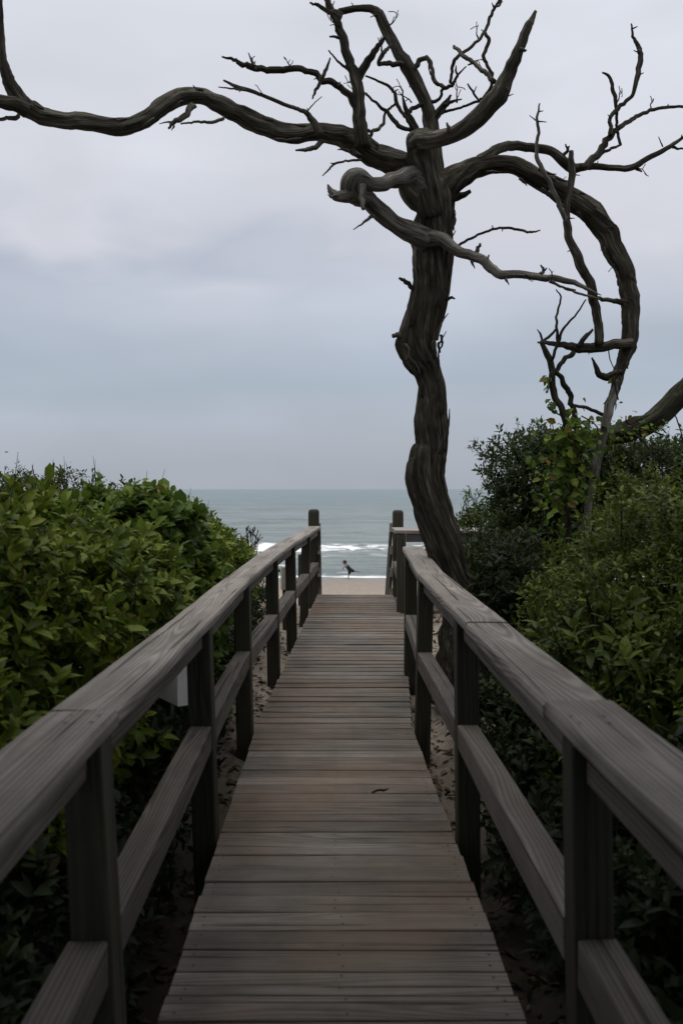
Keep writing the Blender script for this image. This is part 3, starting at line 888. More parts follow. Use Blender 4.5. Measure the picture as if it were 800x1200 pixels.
m = MB()
T_ = [(508, 230, 34), (508, 195, 26), (507, 165, 20), (505, 143, 18), (498, 119, 15), (487, 96, 17), (475, 75, 17), (463, 54, 13), (452, 34, 14), (444, 17, 13), (435, 11, 9.5), (417, 10, 7.5), (400, 13, 7.5), (392, 17, 7)]
limb(m, T_, 7.35, 7.2, 14, .075, 5); spurs(m, T_[4:], 7.3, 7.2, 6, (2, 6))
limb(m, [(472, 76, 8), (458, 74, 7), (444, 74, 5), (447, 65, 6), (452, 59, 5), (459, 52, 3)], 7.2, 7.1, 8)
T3 = [(484, 82, 7), (491, 72, 7), (499, 67, 6), (505, 74, 5), (506, 90, 5.5), (513, 98, 5), (522, 103, 5), (531, 97, 4.5), (536, 88, 3), (546, 78, 1.5)]
limb(m, T3, 7.25, 7.1, 8); limb(m, [(536, 90, 3), (534, 82, 3), (534, 77, 1.5)], 7.1, 7.1, 5)
limb(m, [(502, 121, 5), (514, 116, 4), (518, 106, 4), (522, 102, 3.5)], 7.3, 7.15, 6)
T5 = [(528, 98, 4), (529, 82, 4), (533, 70, 4.5), (540, 63, 4), (552, 55, 4), (567, 38, 4.5), (575, 18, 4.5), (582, 5, 4), (589, -5, 3)]
limb(m, T5, 7.1, 7.0, 7); spurs(m, T5, 7.1, 7.0, 5, (2, 6))
limb(m, [(531, 54, 4), (540, 63, 5), (555, 74, 5.5), (570, 86, 6), (579, 96, 6)], 7.0, 6.6, 7)
T7 = [(568, 38, 4), (572, 48, 4.5), (566, 64, 4.5), (570, 76, 4.5), (576, 88, 4.5), (575, 100, 4.5), (568, 113, 5), (557, 119, 4), (540, 126, 3.5), (522, 130, 4), (512, 136, 6)]
limb(m, T7, 7.0, 7.3, 7); limb(m, [(560, 118, 3), (553, 106, 3), (547, 98, 2)], 7.1, 7.05, 5); limb(m, [(555, 108, 2), (558, 101, 1)], 7.05, 7.05, 5)
limb(m, [(506, 142, 12), (514, 132, 10), (521, 123, 8), (528, 111, 2.5)], 7.3, 7.2, 8); limb(m, [(520, 123, 6), (530, 119, 4), (541, 116, 1.5)], 7.2, 7.15, 6)
limb(m, [(588, -4, 2), (585, 6, 2.5), (577, 8, 1.5)], 7, 7, 5)
limb(m, [(490, 158, 12), (484, 146, 10), (477, 133, 7), (473, 120, 4), (471, 108, 1.5)], 7.25, 7.15, 8)
limb(m, [(486, 152, 7), (474, 136, 5), (465, 121, 5), (461, 107, 4), (450, 98, 3.5), (428, 89, 2.5)], 7.2, 7.0, 7)
limb(m, [(481, 154, 5), (466, 146, 6), (457, 135, 5.5), (445, 125, 4.5), (428, 110, 3)], 7.2, 7.0, 7)
limb(m, [(463, 122, 3), (452, 132, 3.5), (448, 146, 4), (438, 154, 4.5), (428, 151, 3)], 7.15, 6.95, 6)
limb(m, [(436, 154, 4), (433, 164, 6), (432, 176, 8)], 6.95, 6.95, 7)
limb(m, [(499, 121, 6), (486, 126, 6), (477, 131, 6)], 7.3, 7.2, 7)
limb(m, [(461, 107, 3), (467, 105, 1)], 7.1, 7.1, 5)
m.build('limb', BARK, tree)

def spray(px, py, Y, ang, L, w, depth=0):
    m_ = SPRAY
    n = 4; q = [(px, py, w)]; x, yv, a = px, py, ang
    for i in range(n):
        a += random.gauss(0, .38); x += math.cos(a)*L/n; yv -= math.sin(a)*L/n
        q.append((x, yv, max(.9, w*(1 - .75*(i+1)/n))))
    limb(m_, q, Y, Y + random.gauss(0, .08), 5, .04, 2, 1.0)
    if depth < 1:
        for i in (1, 2, 3):
            if random.random() < .7: spray(q[i][0], q[i][1], Y, ang + random.choice((-1, 1))*random.uniform(.5, 1.1), L*random.uniform(.3, .55), max(1, q[i][2]*.7), depth + 1)
for (px, py, Y, ang, L, w) in ((447, 60, 6.75, 1.2, 20, 2.5), (505, 88, 7.1, 2.2, 22, 2.2), (470, 112, 7.15, 1.9, 22, 2.2), (535, 120, 7.1, .9, 24, 2.2), (548, 76, 7.0, .5, 22, 2.2), (455, 30, 7.2, .8, 22, 2.2),
        (430, 110, 7.0, 2.6, 26, 2.2), (300, 82, 6.6, 1.8, 16, 2), (340, 80, 6.7, 1.9, 14, 2), (310, 112, 6.6, 2.2, 14, 1.8), (722, 120, 7.4, .6, 20, 2), (760, 130, 7.5, 1.2, 16, 2), (745, 195, 7.5, -.5, 16, 2),
        (398, 30, 6.75, 2.4, 22, 2.2), (420, 100, 6.85, 2.7, 20, 2), (560, 45, 7.0, 2.2, 20, 2), (482, 120, 7.2, 2.2, 20, 2), (645, 330, 6.6, 1.0, 14, 1.8), (615, 322, 6.7, -1.2, 12, 1.8), (708, 268, 6.95, .6, 12, 1.8), (738, 350, 6.9, .2, 10, 1.6)):
    SPRAY = MB(); spray(px, py, Y, ang, L, w); SPRAY.build('twig', BARK, tree)

# leaning mossy trunk of another tree at the right
lt = empty('leaning_tree', P(690, 640, 8.6), 'mossy bare trunk leaning up out of the dark bushes at the right edge', 'tree')
m = MB()
limb(m, [(668, 640, 34), (676, 580, 30), (690, 530, 24), (707, 511, 22), (728, 506, 25), (749, 499, 25), (771, 488, 26), (787, 473, 27), (802, 457, 28), (830, 425, 26), (870, 380, 24), (920, 330, 20)], 8.4, 7.9, 16, .08, 5)
m.build('trunk', BARK_MOSS, lt)
m = MB(); limb(m, [(742, 508, 4), (752, 516, 3), (760, 526, 1.5)], 8.1, 8.0, 5); m.build('hanging_twig', STEM, lt)
m = MB(); limb(m, [(790, 485, 1.6), (797, 505, 1.6), (800, 520, 1.4)], 7.9, 7.9, 5); m.build('hanging_twig', STEM, lt)
m = MB(); limb(m, [(739, 498, 2), (745, 506, 2), (742, 524, 1.5)], 8.1, 8.1, 5); m.build('hanging_twig', STEM, lt)


# ------------------------------------------------------------------ foliage
def unit(a): return a/np.maximum(np.linalg.norm(a, axis=1, keepdims=True), 1e-9)


def leaves_mesh(name, Pp, D, N, Ln, Wd, rnd, curl=.25):
    n = len(Pp)
    D = unit(D); S = unit(np.cross(D, N)); U = np.cross(S, D)
    Ln = Ln[:, None]; Wd = Wd[:, None]
    V = np.zeros((n, 8, 3), dtype=np.float32)
    def at(t, s, up): return Pp + D*(Ln*t) + S*(Wd*s) + U*(Wd*up - Ln*curl*t*t)
    V[:, 0] = at(0, 0, 0)
    V[:, 1] = at(.33, -.46, .16); V[:, 2] = at(.33, 0, 0); V[:, 3] = at(.33, .46, .16)
    V[:, 4] = at(.70, -.40, .14); V[:, 5] = at(.70, 0, 0); V[:, 6] = at(.70, .40, .14)
    V[:, 7] = at(1, 0, .0)
    loops = np.array([0, 3, 2, 0, 2, 1, 1, 2, 5, 4, 2, 3, 6, 5, 4, 5, 7, 5, 6, 7], dtype=np.int32)
    starts = np.array([0, 3, 6, 10, 14, 17], dtype=np.int32)
    LV = (loops[None, :] + (np.arange(n, dtype=np.int32)*8)[:, None]).ravel()
    LS = (starts[None, :] + (np.arange(n, dtype=np.int32)*20)[:, None]).ravel()
    me = bpy.data.meshes.new(name)
    me.vertices.add(n*8); me.vertices.foreach_set('co', V.ravel())
    me.loops.add(n*20); me.loops.foreach_set('vertex_index', LV)
    me.polygons.add(n*6); me.polygons.foreach_set('loop_start', LS)
    me.update(calc_edges=True)
    me.polygons.foreach_set('use_smooth', np.ones(n*6, dtype=bool))
    a = me.attributes.new('rnd', 'FLOAT', 'POINT')
    a.data.foreach_set('value', np.repeat(rnd, 8).astype(np.float32))
    return me


XL = np.vectorize(xl); XR = np.vectorize(xr)


def shoots_to_leaves(base, axis, per, Ln, Wd, slen, spread=(.5, 1.2), stagger=.35):
    """each shoot carries a spiral of leaves"""
    n = len(base); axis = unit(axis)
    ref = np.where(np.abs(axis[:, 2:3]) < .9, np.array([[0, 0, 1.]]), np.array([[1., 0, 0]]))
    a = unit(np.cross(axis, ref)); b = np.cross(axis, a)
    Ps = []; Ds = []; Ns = []; Ls = []; Rs = []
    ph0 = RNG.uniform(0, 6.28, n); sr = RNG.random(n); sl = RNG.uniform(.6, 1.3, n); sl2 = RNG.uniform(.6, 1.25, n)
    for k in range(per):
        t = (k + .3)/per
        ph = ph0 + k*2.4 + RNG.normal(0, .25, n)
        out = a*np.cos(ph)[:, None] + b*np.sin(ph)[:, None]
        ang = spread[1]*(1-t) + spread[0]*t + RNG.normal(0, .18, n)
        d = axis*np.cos(ang)[:, None] + out*np.sin(ang)[:, None]
        Ps.append(base + axis*(slen*sl*t)[:, None] + RNG.normal(0, slen*.06, (n, 3))); Ds.append(d)
        Ns.append(axis + RNG.normal(0, .25, (n, 3)) + np.array([0, 0, .3]))
        Ls.append(Ln*sl2*RNG.uniform(.65, 1.2, n)*(1.05 - .35*abs(t-.45)))
        Rs.append(np.clip(.55*sr + .45*RNG.random(n), 0, 1)**1.1)
    return np.concatenate(Ps), np.concatenate(Ds), np.concatenate(Ns), np.concatenate(Ls), np.concatenate(Rs)


def shrub(name, label, cat, blobs, nsh, leaf, mat, per=8, slen=.10, stem_n=5, group=None, up=.7, lump=.22, clear=.20, base=None, wild=.06, wr=.42, hue=1.0, cull=True, shell=(.62, 1.05), stem_mat=None, curl=.25):
    seed = RNG.uniform(0, 50)
    B = [(np.array([c[0], c[1], CZ + c[2]]), np.array(r)) for c, r in blobs]
    area = np.array([(r[0]*r[1] + r[0]*r[2] + r[1]*r[2]) for c, r in B]); area = area/area.sum()
    bases = []; axes = []
    for (c, r), a in zip(B, area):
        n = int(nsh*a)
        d = unit(RNG.normal(0, 1, (n, 3)) + np.array([0, -.25, .35]))
        lmp = sum(np.sin(d @ RNG.normal(0, 4.5, 3) + RNG.uniform(0, 6)) for _ in range(6))/6*lump*1.6
        k = shell[0] + (shell[1]-shell[0])*RNG.random(n)**.6
        wl = RNG.random(n) < wild
        k = (k*(1 + lmp)) + wl*RNG.uniform(.02, .20, n)
        p = c + d*r*k[:, None]
        ok = np.ones(n, bool)
        for (c2, r2) in B:
            if c2 is c: continue
            ok &= np.linalg.norm((p-c2)/r2, axis=1) > .72
        bases.append(p[ok]); axes.append((unit(d/r) + RNG.normal(0, .45, (n, 3)) + np.array([0, 0, up]))[ok])
    p = np.concatenate(bases); ax = np.concatenate(axes)
    gq = np.array([G(q[0], q[1]) for q in p])
    ok = p[:, 2] > gq + .03
    if clear is not None:
        inl = (p[:, 0] > XL(p[:, 1]) - clear - .12) & (p[:, 0] < XR(p[:, 1]) + clear + .10) & (p[:, 1] < 13.5) & (p[:, 2] < CZ + .9)
        ok &= ~inl
        ok &= ~((p[:, 0] > -1.35) & (p[:, 0] < -.7) & (p[:, 1] > 2.9) & (p[:, 1] < 5.1) & (p[:, 2] > CZ - 1.25) & (p[:, 2] < CZ - .66) & (p[:, 0]/p[:, 1] > -.262))
    p = p[ok]; ax = ax[ok]
    Pp, D, N, Ln, R = shoots_to_leaves(p, ax, per, leaf, leaf*wr, slen)
    me = leaves_mesh(name + '_foliage', Pp, D, N, Ln, Ln*wr*RNG.uniform(.85, 1.15, len(Ln)), R*hue, curl)
    c0 = sum(b[0] for b in B)/len(B)
    bx, by = (c0[0], c0[1]) if base is None else base
    root = empty(name, (bx, by, G(bx, by)), label, cat, group)
    link_mesh('foliage', me, mat, root)
    m = MB()
    for i in range(stem_n):
        c, r = B[i % len(B)]
        g = Vector((bx + random.uniform(-.12, .12), by + random.uniform(-.12, .12), G(bx, by) - .05))
        tip = Vector(c + unit(RNG.normal(0, 1, (1, 3)) + np.array([[0, 0, .9]]))[0]*r*.85)
        md = (g + tip)/2 + Vector((random.uniform(-.15, .15), random.uniform(-.15, .15), random.uniform(0, .1)))
        if clear is not None:
            skip = False
            for q in (g, md, tip):
                if xl(q.y) - .14 < q.x < xr(q.y) + .14 and q.y < 13: skip = True
            if skip: continue
        s0 = .012 + .01*random.random()
        m.tube([g, g*.6 + md*.4 + Vector((random.uniform(-.05, .05), 0, .03)), md, tip], [s0, s0*.85, s0*.65, .003], 6, .05, 4)
    # bare shoots carrying the outer leaf spirals
    k = min(len(p), 260)
    for i in RNG.choice(len(p), k, replace=False):
        q = Vector(p[i]); a = Vector(ax[i]).normalized()
        m.tube([q - a*slen*1.6, q, q + a*slen*.95], [.004, .003, .0012], 4, 0, 1)
    top = p[:, 2] + .25*RNG.random(len(p))
    for i in np.argsort(-top)[:60:4]:
        q = Vector(p[i]); a = (Vector(ax[i]).normalized() + Vector((random.gauss(0, .3), random.gauss(0, .3), .9))).normalized()
        L_ = slen*random.uniform(1.0, 2.4)
        m.tube([q - a*slen, q + a*L_*.5 + Vector((random.gauss(0, .01), 0, 0)), q + a*L_], [.0035, .0025, .0010], 4, 0, 2)
    m.build('stem', stem_mat or STEM, root)
    return root


# left side ---------------------------------------------------------
shrub('broadleaf_shrub', 'pale green broad leaved shrub crowding the left railing in the foreground', 'shrub',
      [((-1.72, 4.1, -.80), (.60, .75, .60)), ((-1.42, 4.5, -.95), (.42, .6, .58)), ((-2.35, 4.4, -.80), (.7, .8, .52)), ((-1.60, 3.3, -1.40), (.45, .7, .62)), ((-2.1, 3.7, -1.1), (.7, .7, .8)), ((-1.35, 5.2, -.85), (.30, .5, .50))],
      3900, .094, L_BROAD, per=9, slen=.13, lump=.22, stem_n=8, wr=.50, base=(-1.8, 4.2), group='broad leaved shrubs beside the railings')
shrub('vine_shrub', 'dark shrub hung with round vine leaves behind the pale shrub on the left', 'shrub',
      [((-1.46, 6.5, -.64), (.36, .6, .50)), ((-1.27, 6.7, -.95), (.26, .6, .52)), ((-1.80, 6.4, -.56), (.45, .6, .45)), ((-1.25, 6.2, -1.35), (.40, .7, .6))],
      1900, .100, L_VINE, per=6, slen=.12, stem_n=6, wr=.80, base=(-1.4, 6.5), lump=.28)
shrub('myrtle_shrub', 'dark fine leaved bush whose twiggy top rises against the sky at far left', 'shrub',
      [((-2.55, 7.6, -.32), (.45, .6, .40)), ((-2.0, 7.8, -.35), (.45, .6, .34)), ((-3.2, 7.6, -.45), (.7, .7, .48))],
      1100, .055, L_DARK, per=9, slen=.12, stem_n=8, wr=.40, wild=.18)
shrub('broadleaf_shrub', 'small yellow green shrub beside the far end of the left railing', 'shrub',
      [((-1.52, 9.0, -.86), (.34, .6, .40)), ((-1.28, 9.4, -1.08), (.26, .7, .42)), ((-1.7, 8.6, -.75), (.40, .6, .5))],
      1600, .075, L_BROAD, per=8, slen=.10, stem_n=6, wr=.44, group='broad leaved shrubs beside the railings')
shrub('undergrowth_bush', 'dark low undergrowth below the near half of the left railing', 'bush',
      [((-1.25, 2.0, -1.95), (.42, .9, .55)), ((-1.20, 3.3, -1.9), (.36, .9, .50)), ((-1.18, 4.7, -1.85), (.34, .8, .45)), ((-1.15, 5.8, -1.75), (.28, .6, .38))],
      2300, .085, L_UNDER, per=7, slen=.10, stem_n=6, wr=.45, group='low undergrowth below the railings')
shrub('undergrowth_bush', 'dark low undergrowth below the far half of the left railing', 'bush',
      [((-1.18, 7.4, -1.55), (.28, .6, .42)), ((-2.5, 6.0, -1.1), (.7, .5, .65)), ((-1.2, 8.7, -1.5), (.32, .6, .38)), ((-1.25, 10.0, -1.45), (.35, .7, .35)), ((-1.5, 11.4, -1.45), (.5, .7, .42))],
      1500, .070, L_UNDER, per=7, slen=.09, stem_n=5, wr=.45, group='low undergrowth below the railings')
shrub('broadleaf_shrub', 'leafy green shrub at the left edge of the picture nearest the camera', 'shrub',
      [((-2.4, 2.4, -1.2), (.8, .9, .9)), ((-2.6, 1.2, -1.0), (.9, .9, .9)), ((-1.9, 2.5, -1.55), (.55, .8, .65))],
      1500, .100, L_DARK, per=8, slen=.12, stem_n=5, wr=.42, group='broad leaved shrubs beside the railings')  # darker leaf material stands in for the shading at this edge
# right side --------------------------------------------------------
shrub('yaupon_shrub', 'dense mid green fine leaved shrub filling the right side above the railing', 'shrub',
      [((2.25, 5.3, -.68), (.80, .8, .60)), ((1.75, 5.1, -1.15), (.50, .7, .60)), ((2.7, 5.0, -.62), (.8, .8, .65)), ((1.75, 4.1, -1.35), (.55, .7, .60)), ((2.3, 4.2, -1.05), (.7, .7, .75))],
      10500, .048, L_SMALL, per=10, slen=.12, stem_n=8, wr=.48, lump=.32, wild=.16, group='fine leaved shrubs on the right')
shrub('evergreen_bush', 'tall dark evergreen bush behind the trunk of the dead tree', 'bush',
      [((2.12, 8.6, .00), (.52, .6, .48)), ((1.98, 8.5, -.32), (.32, .6, .50)), ((2.45, 8.6, -.1), (.6, .6, .55)), ((1.95, 8.2, -.95), (.62, .6, .75))],
      5200, .066, L_DARK, per=9, slen=.13, stem_n=9, wr=.42, lump=.26, wild=.35, group='dark evergreen bushes on the right')
shrub('evergreen_bush', 'dark evergreen bush under the leaning mossy trunk at the right edge', 'bush',
      [((3.2, 9.0, -.05), (.75, .7, .48)), ((3.0, 7.6, -1.0), (.9, .5, .8)), ((2.75, 9.0, -.1), (.5, .6, .42)), ((4.1, 9.0, -.05), (.8, .7, .55))],
      5200, .066, L_DARK, per=9, slen=.12, stem_n=7, wr=.42, wild=.12, group='dark evergreen bushes on the right')
shrub('sapling', 'thin pale green sapling standing between the dead trunk and the dark bush', 'sapling',
      [((1.54, 9.6, -.22), (.10, .12, .22)), ((1.62, 9.6, -.45), (.17, .15, .22)), ((1.45, 9.6, -.5), (.08, .12, .2))],
      75, .060, L_SMALL, per=7, slen=.10, stem_n=4, wr=.36, base=(1.55, 9.6))
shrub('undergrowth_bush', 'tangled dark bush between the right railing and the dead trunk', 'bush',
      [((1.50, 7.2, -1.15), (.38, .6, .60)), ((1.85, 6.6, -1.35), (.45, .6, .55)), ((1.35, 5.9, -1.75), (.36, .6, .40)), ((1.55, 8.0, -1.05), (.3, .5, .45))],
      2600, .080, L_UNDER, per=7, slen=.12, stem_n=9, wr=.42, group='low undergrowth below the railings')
shrub('broadleaf_shrub', 'upright big leaved shrub right behind the near right railing', 'shrub',
      [((1.32, 4.3, -.82), (.22, .3, .26)), ((1.42, 4.0, -1.15), (.25, .35, .35))],
      80, .100, L_SMALL, per=8, slen=.13, stem_n=5, wr=.40, up=1.3, group='broad leaved shrubs beside the railings')
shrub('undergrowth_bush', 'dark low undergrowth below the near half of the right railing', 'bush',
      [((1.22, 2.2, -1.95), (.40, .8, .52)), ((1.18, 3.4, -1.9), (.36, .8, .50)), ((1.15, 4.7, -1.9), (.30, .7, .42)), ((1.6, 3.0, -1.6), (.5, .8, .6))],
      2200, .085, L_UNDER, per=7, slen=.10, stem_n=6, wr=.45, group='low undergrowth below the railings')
shrub('yaupon_shrub', 'green fine leaved shrub at the right edge of the picture nearest the camera', 'shrub',
      [((2.2, 2.9, -1.15), (.7, .8, .7)), ((2.3, 1.6, -.95), (.8, .9, .95))],
      900, .060, L_SMALL, per=9, slen=.12, stem_n=5, wr=.46, group='fine leaved shrubs on the right')
shrub('dune_bush', 'dark dune bush beyond the landing rail at the right', 'bush',
      [((2.3, 13.0, -.95), (.8, .8, .55)), ((3.6, 13.0, -.8), (1.0, .9, .7)), ((1.75, 10.4, -1.2), (.45, .6, .45))],
      2200, .070, L_DARK, per=8, slen=.11, stem_n=5, wr=.42, group='bushes on the dune beyond')
shrub('dune_bush', 'dark dune bush behind the vine hung shrub on the left', 'bush',
      [((-2.5, 10.0, -.75), (.8, .8, .55)), ((-3.8, 9.6, -.6), (1.0, .9, .62)), ((-2.3, 12.4, -1.2), (.7, .8, .5))],
      2200, .07, L_DARK, per=8, slen=.11, stem_n=5, wr=.42, group='bushes on the dune beyond')

# vines climbing on the dead limbs
def vine_leaves(name, label, spots, leaf, mat, cat='vine'):
    Pq = []; Dq = []
    for (px, py, Y, n, sx, sy) in spots:
        for _ in range(n):
            Pq.append(P(px + random.gauss(0, sx), py + random.gauss(0, sy), Y + random.gauss(0, .08)))
            Dq.append((random.gauss(0, 1), random.gauss(0, 1) - .4, random.gauss(-.5, .6)))
    Pq = np.array(Pq); Dq = np.array(Dq); n = len(Pq)
    N = RNG.normal(0, .5, (n, 3)) + np.array([0, -.6, .6])
    Ln = leaf*RNG.uniform(.6, 1.25, n)
    root = empty(name, P(spots[0][0], spots[0][1], spots[0][2]), label, cat)
    link_mesh('leaves', leaves_mesh(name, Pq, Dq, N, Ln, Ln*.7, RNG.random(n)), mat, root)
    for (px, py, Y, n, sx, sy) in spots:
        m = MB(); q = [(px + random.gauss(0, sx), py - sy*1.6, 1.6), (px + random.gauss(0, sx*.7), py - sy*.3, 1.8), (px + random.gauss(0, sx), py + sy*1.2, 2)]
        limb(m, q, Y - .03, Y, 5, 0, 3)
        m.build('tendril', STEM, root)
vine_leaves('climbing_vine', 'leafy green vine climbing the thin dead stems above the dark bush', [(640, 446, 6.85, 10, 4, 12), (648, 480, 6.85, 5, 4, 6), (668, 508, 6.82, 120, 14, 15), (655, 560, 6.85, 240, 16, 32), (690, 500, 6.82, 26, 10, 8), (672, 540, 6.9, 80, 10, 20), (722, 452, 6.85, 7, 4, 14)], .075, L_VINE)
vine_leaves('climbing_vine', 'small vine growing along the leaning mossy trunk at the right', [(735, 500, 7.95, 45, 18, 8), (705, 512, 8.0, 45, 16, 10), (760, 500, 7.95, 14, 10, 6)], .055, L_VINE)

for lab, q, Y0 in (('pale bare stick standing in the dark gap left of the right shrub', [(648, 760, 4.5), (650, 722, 4), (648, 700, 3), (651, 684, 1.5)], 5.9),
                   ('short pale stick leaning left in the dark gap beside the right shrub', [(622, 740, 3.5), (628, 716, 3), (638, 700, 1.2)], 6.0),
                   ('grey broken snag standing behind the right railing under the dark bush', [(610, 720, 11), (612, 680, 10), (608, 650, 9), (611, 626, 6), (609, 618, 3)], 7.3)):
    rt = empty('dead_stick', P(q[0][0], q[0][1], Y0), lab, 'stick', 'dead sticks behind the right railing')
    m = MB(); limb(m, q, Y0, Y0, 7, .06, 4); m.build('stem', BARK_PALE, rt)

# leafless twiggy shrub and bare stalks
dt = empty('bare_shrub', (-1.25, 11.6, G(-1.25, 11.6)), 'leafless grey twiggy shrub against the surf beside the left railing', 'shrub')
m = MB()
for i in range(16):
    bx_, by_ = 292 + random.gauss(0, 3), 668
    ex = bx_ + random.gauss(0, 9); ey = random.uniform(618, 645)
    mx_, my_ = (bx_*.5+ex*.5) + random.gauss(0, 2), (by_+ey)/2
    limb(m, [(bx_, by_, 1.4), (mx_, my_, 1.1), (ex, ey, .6)], 11.5, 11.6 + random.gauss(0, .12), 4, 0, 2)
    for k in range(3):
        t = random.uniform(.3, .9); qx = mx_*(1-t)+ex*t; qy = my_*(1-t)+ey*t
        limb(m, [(qx, qy, .9), (qx + random.gauss(0, 4), qy - random.uniform(4, 9), .5)], 11.55, 11.6, 4, 0, 1)
m.build('stem', STEM, dt)
st = empty('dry_stalk', P(40, 640, 7.0), 'thin dry stalks sticking up above the left bushes', 'stalks')
m = MB()
for (a, b, c, d_) in ((45, 600, 38, 545), (52, 600, 60, 548), (40, 600, 22, 560), (128, 600, 127, 570), (151, 610, 152, 568), (163, 605, 160, 574), (118, 600, 114, 574)):
    limb(m, [(a, b, 2), ((a+c)/2 + random.gauss(0, 2), (b+d_)/2, 1.6), (c, d_, .8)], 7.2, 7.2, 4, 0, 2)
m.build('stem', STEM, st)

# leaf litter on the sand beside the planks
n = 7600
X = np.concatenate([RNG.uniform(-1.9, -.56, n//2), RNG.uniform(.54, 2.0, n//2)]); Y = RNG.uniform(1.2, 12.2, n)
cl = np.array([mn.noise(Vector((a*2.2, b*1.6, 5))) for a, b in zip(X, Y)])
ok = ((X < XL(Y) - .02) | (X > XR(Y) + .02)) & ((cl > -.22) | (Y < 5)); X = X[ok]; Y = Y[ok]
Z = np.array([G(a, b) + .012 for a, b in zip(X, Y)])
nn = len(X)
Ln = RNG.uniform(.035, .085, nn)
me = leaves_mesh('litter', np.stack([X, Y, Z], 1), np.stack([RNG.normal(0, 1, nn), RNG.normal(0, 1, nn), RNG.normal(0.05, .25, nn)], 1), RNG.normal(0, .4, (nn, 3)) + np.array([0, 0, 1.]), Ln, Ln*.45, RNG.random(nn), .1)
tag(link_mesh('leaf_litter', me, L_LITTER), 'brown fallen leaves scattered over the sand beside the planks', 'leaf litter', kind='stuff')

# unseen oaks added overhead and behind the viewpoint to shade the near deck
def shade_canopy(label, base, blobs, n):
    root = shrub('unseen_shade_oak', label, 'tree', blobs, n, .17, L_DARK, group='unseen shade trees added behind the viewpoint', per=8, slen=.22, stem_n=7, clear=None, base=base, wr=.5, shell=(.3, 1.0), stem_mat=STEM)
    m = MB(); g = Vector((base[0], base[1], G(*base) - .1)); c, r = blobs[0]
    m.tube([g, g + Vector((.05, .1, 1.2)), Vector((base[0]*.85, base[1]*.9, CZ + .8)), Vector((c[0], c[1], CZ + c[2]))], [.17, .13, .11, .05], 14, .08, 6)
    m.build('trunk', BARK, root)
    for ch in root.children:
        if ch.name.startswith('stem'): ch.name = 'limb'
        if ch.name.startswith('foliage'): ch.name = 'crown'
shade_canopy('unseen live oak added to shade the near deck, left of the walk', (-2.6, -1.2), [((-1.0, 1.3, 3.3), (1.9, 2.2, .75)), ((.1, 2.75, 3.75), (1.35, 2.0, .62)), ((-1.2, -.8, 2.7), (1.9, 1.7, .9)), ((-2.9, .6, 1.9), (1.2, 2.0, 1.1)), ((-1.6, -2.2, 1.9), (1.8, 1.8, 1.3))], 4200)
shade_canopy('unseen live oak added to shade the near deck, right of the walk', (2.7, -1.4), [((1.1, 1.2, 3.3), (1.9, 2.2, .75)), ((1.3, -.9, 2.7), (1.9, 1.7, .9)), ((2.9, .5, 1.9), (1.2, 2.0, 1.1)), ((1.7, -2.4, 1.9), (1.8, 1.8, 1.3))], 4200)

# ------------------------------------------------------------------ person at the water's edge and a gull
def skin_mesh(name, joints, edges, mat, parent=None, lev=2):
    me = bpy.data.meshes.new(name); me.from_pydata([tuple(j[0]) for j in joints], edges, [])
    o = link_mesh(name, me, mat, parent)
    o.modifiers.new('Skin', 'SKIN')
    sv = me.skin_vertices[0].data if me.skin_vertices else None
    if sv is None:
        bpy.context.view_layer.objects.active = o
        bpy.ops.mesh.customdata_skin_add(); sv = me.skin_vertices[0].data
    for i, j in enumerate(joints): sv[i].radius = tuple(1.2*q for q in (j[1] if isinstance(j[1], tuple) else (j[1], j[1])))
    sv[0].use_root = True
    s = o.modifiers.new('Sub', 'SUBSURF'); s.levels = lev; s.render_levels = lev
    return o


PY = 66.4
per = empty('person', P(407.5, 681, PY), 'person in black swimwear balancing on one leg at the surf edge, other leg kicked back', 'person')
zoff = G(P(407.5, 681, PY).x, PY) - P(407.5, 681, PY).z
def Q(x, y, dy=0.0): 
    v = P(x, y, PY); return Vector((v.x, PY + dy, v.z + zoff + .02))
J = [(Q(410.3, 671.2), (.14, .11)), (Q(408.4, 668.8), (.12, .09)), (Q(406.6, 666.6), (.14, .10)), (Q(405.2, 664.8), (.10, .07)), (Q(404.5, 663.9), .05),
     (Q(404.0, 662.9), .075), (Q(403.6, 661.9), .10), (Q(403.3, 660.9), .065),
     (Q(409.9, 671.9, -.09), .085), (Q(408.6, 676.3, -.08), .055), (Q(408.1, 679.9, -.06), .036), (Q(407.2, 680.8, -.06), .034),
     (Q(411.8, 671.9, .09), .085), (Q(416.0, 672.6, .10), .056), (Q(421.2, 673.6, .10), .036), (Q(422.6, 673.0, .10), .03),
     (Q(405.6, 665.6, -.17), .05), (Q(402.3, 667.6, -.24), .038), (Q(401.2, 670.6, -.20), .028), (Q(400.9, 671.6, -.19), .03),
     (Q(405.4, 665.2, .17), .05), (Q(401.9, 663.6, .24), .038), (Q(402.2, 660.0, .24), .028), (Q(402.3, 659.0, .24), .03)]
Ed = [(0, 1), (1, 2), (2, 3), (3, 4), (4, 5), (5, 6), (6, 7), (0, 8), (8, 9), (9, 10), (10, 11), (0, 12), (12, 13), (13, 14), (14, 15), (2, 16), (16, 17), (17, 18), (18, 19), (2, 20), (20, 21), (21, 22), (22, 23)]
skin_mesh('body', J, Ed, M_SKIN, per)
Sj = [(J[0][0], (.19, .17)), (J[1][0], (.17, .15)), (J[2][0], (.18, .15)), (J[3][0], (.13, .11)), (J[8][0], .135), (Q(408.8, 675.8, -.085), .095), (J[12][0], .135), (Q(415.6, 672.6, .10), .10)]
skin_mesh('swimwear', Sj, [(0, 1), (1, 2), (2, 3), (0, 4), (4, 5), (0, 6), (6, 7)], M_SUIT, per)
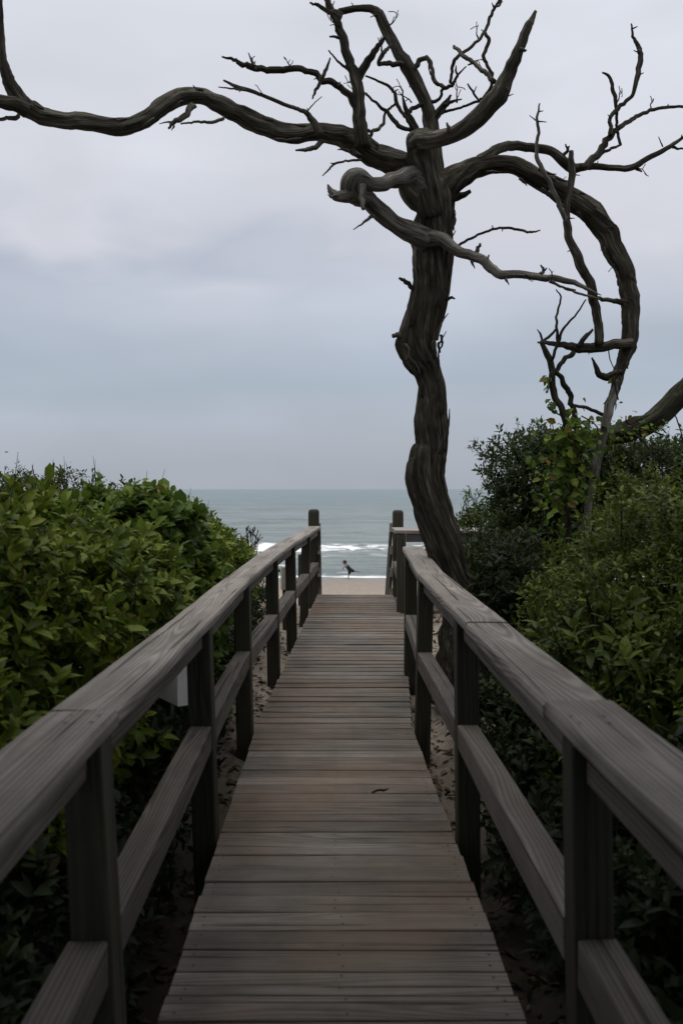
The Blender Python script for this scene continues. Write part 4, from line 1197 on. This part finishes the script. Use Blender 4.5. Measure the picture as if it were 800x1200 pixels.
skin_mesh('hair', [(Q(404.3, 661.6), .10), (Q(403.9, 660.9), .10), (Q(404.9, 662.5), .06)], [(0, 1), (0, 2)], M_HAIR, per)

gp = P(8, 530, 150)
me = bpy.data.meshes.new('gull')
gm = MB()
gm.tube([gp + Vector((-.28, 0, 0)), gp + Vector((-.18, 0, .02)), gp, gp + Vector((.16, 0, -.01)), gp + Vector((.30, 0, -.02))], [.03, .075, .09, .06, .015], 10, 0, 3, lump=0)
for sg_ in (-1, 1):
    pts = [(0, 0, .03, .14), (.06*sg_ - .05, .25*sg_, .14, .12), (.16*sg_, .50*sg_, .10, .06)]
    rows = []
    for (dx, dyy, dz, ch) in [(0, .05*sg_, .03, .13), (-.16*sg_ - .02, .22*sg_, .14, .12), (-.36*sg_, .36*sg_, .13, .08), (-.60*sg_, .45*sg_, .05, .02)]:
        c = gp + Vector((dx, dyy, dz))
        rows += [c + Vector((-ch, 0, .0)), c + Vector((0, 0, .018)), c + Vector((ch, 0, 0)), c + Vector((0, 0, -.012))]
    fs = []
    for i in range(3):
        for j in range(4):
            k = (j+1) % 4; fs.append([i*4+j, i*4+k, (i+1)*4+k, (i+1)*4+j])
    fs += [[3, 2, 1, 0], [12, 13, 14, 15]]
    gm.add(rows, fs, [(0, 0, 0)]*16, .5, 0, True)
tag(gm.build('gull', M_GULL), 'tiny dark gull gliding above the sea at the left edge', 'bird')

# ------------------------------------------------------------------ camera
cam = bpy.data.cameras.new('Camera'); co = bpy.data.objects.new('Camera', cam); COL.objects.link(co)
co.location = (0, 0, CZ); co.rotation_euler = (math.radians(90), 0, 0)
cam.sensor_fit = 'VERTICAL'; cam.sensor_height = 36; cam.sensor_width = 24
cam.lens = 36*F/1200
cam.shift_y = -27/1200
cam.clip_start = .05; cam.clip_end = 40000
cam.dof.use_dof = True; cam.dof.focus_distance = 8.5; cam.dof.aperture_fstop = 2.8
scene.camera = co
scene.view_settings.view_transform = 'Standard'; scene.view_settings.look = 'None'
scene.view_settings.exposure = 0; scene.view_settings.gamma = 1; scene.view_settings.use_curve_mapping = False
scene.cycles.max_bounces = 6; scene.cycles.transparent_max_bounces = 4
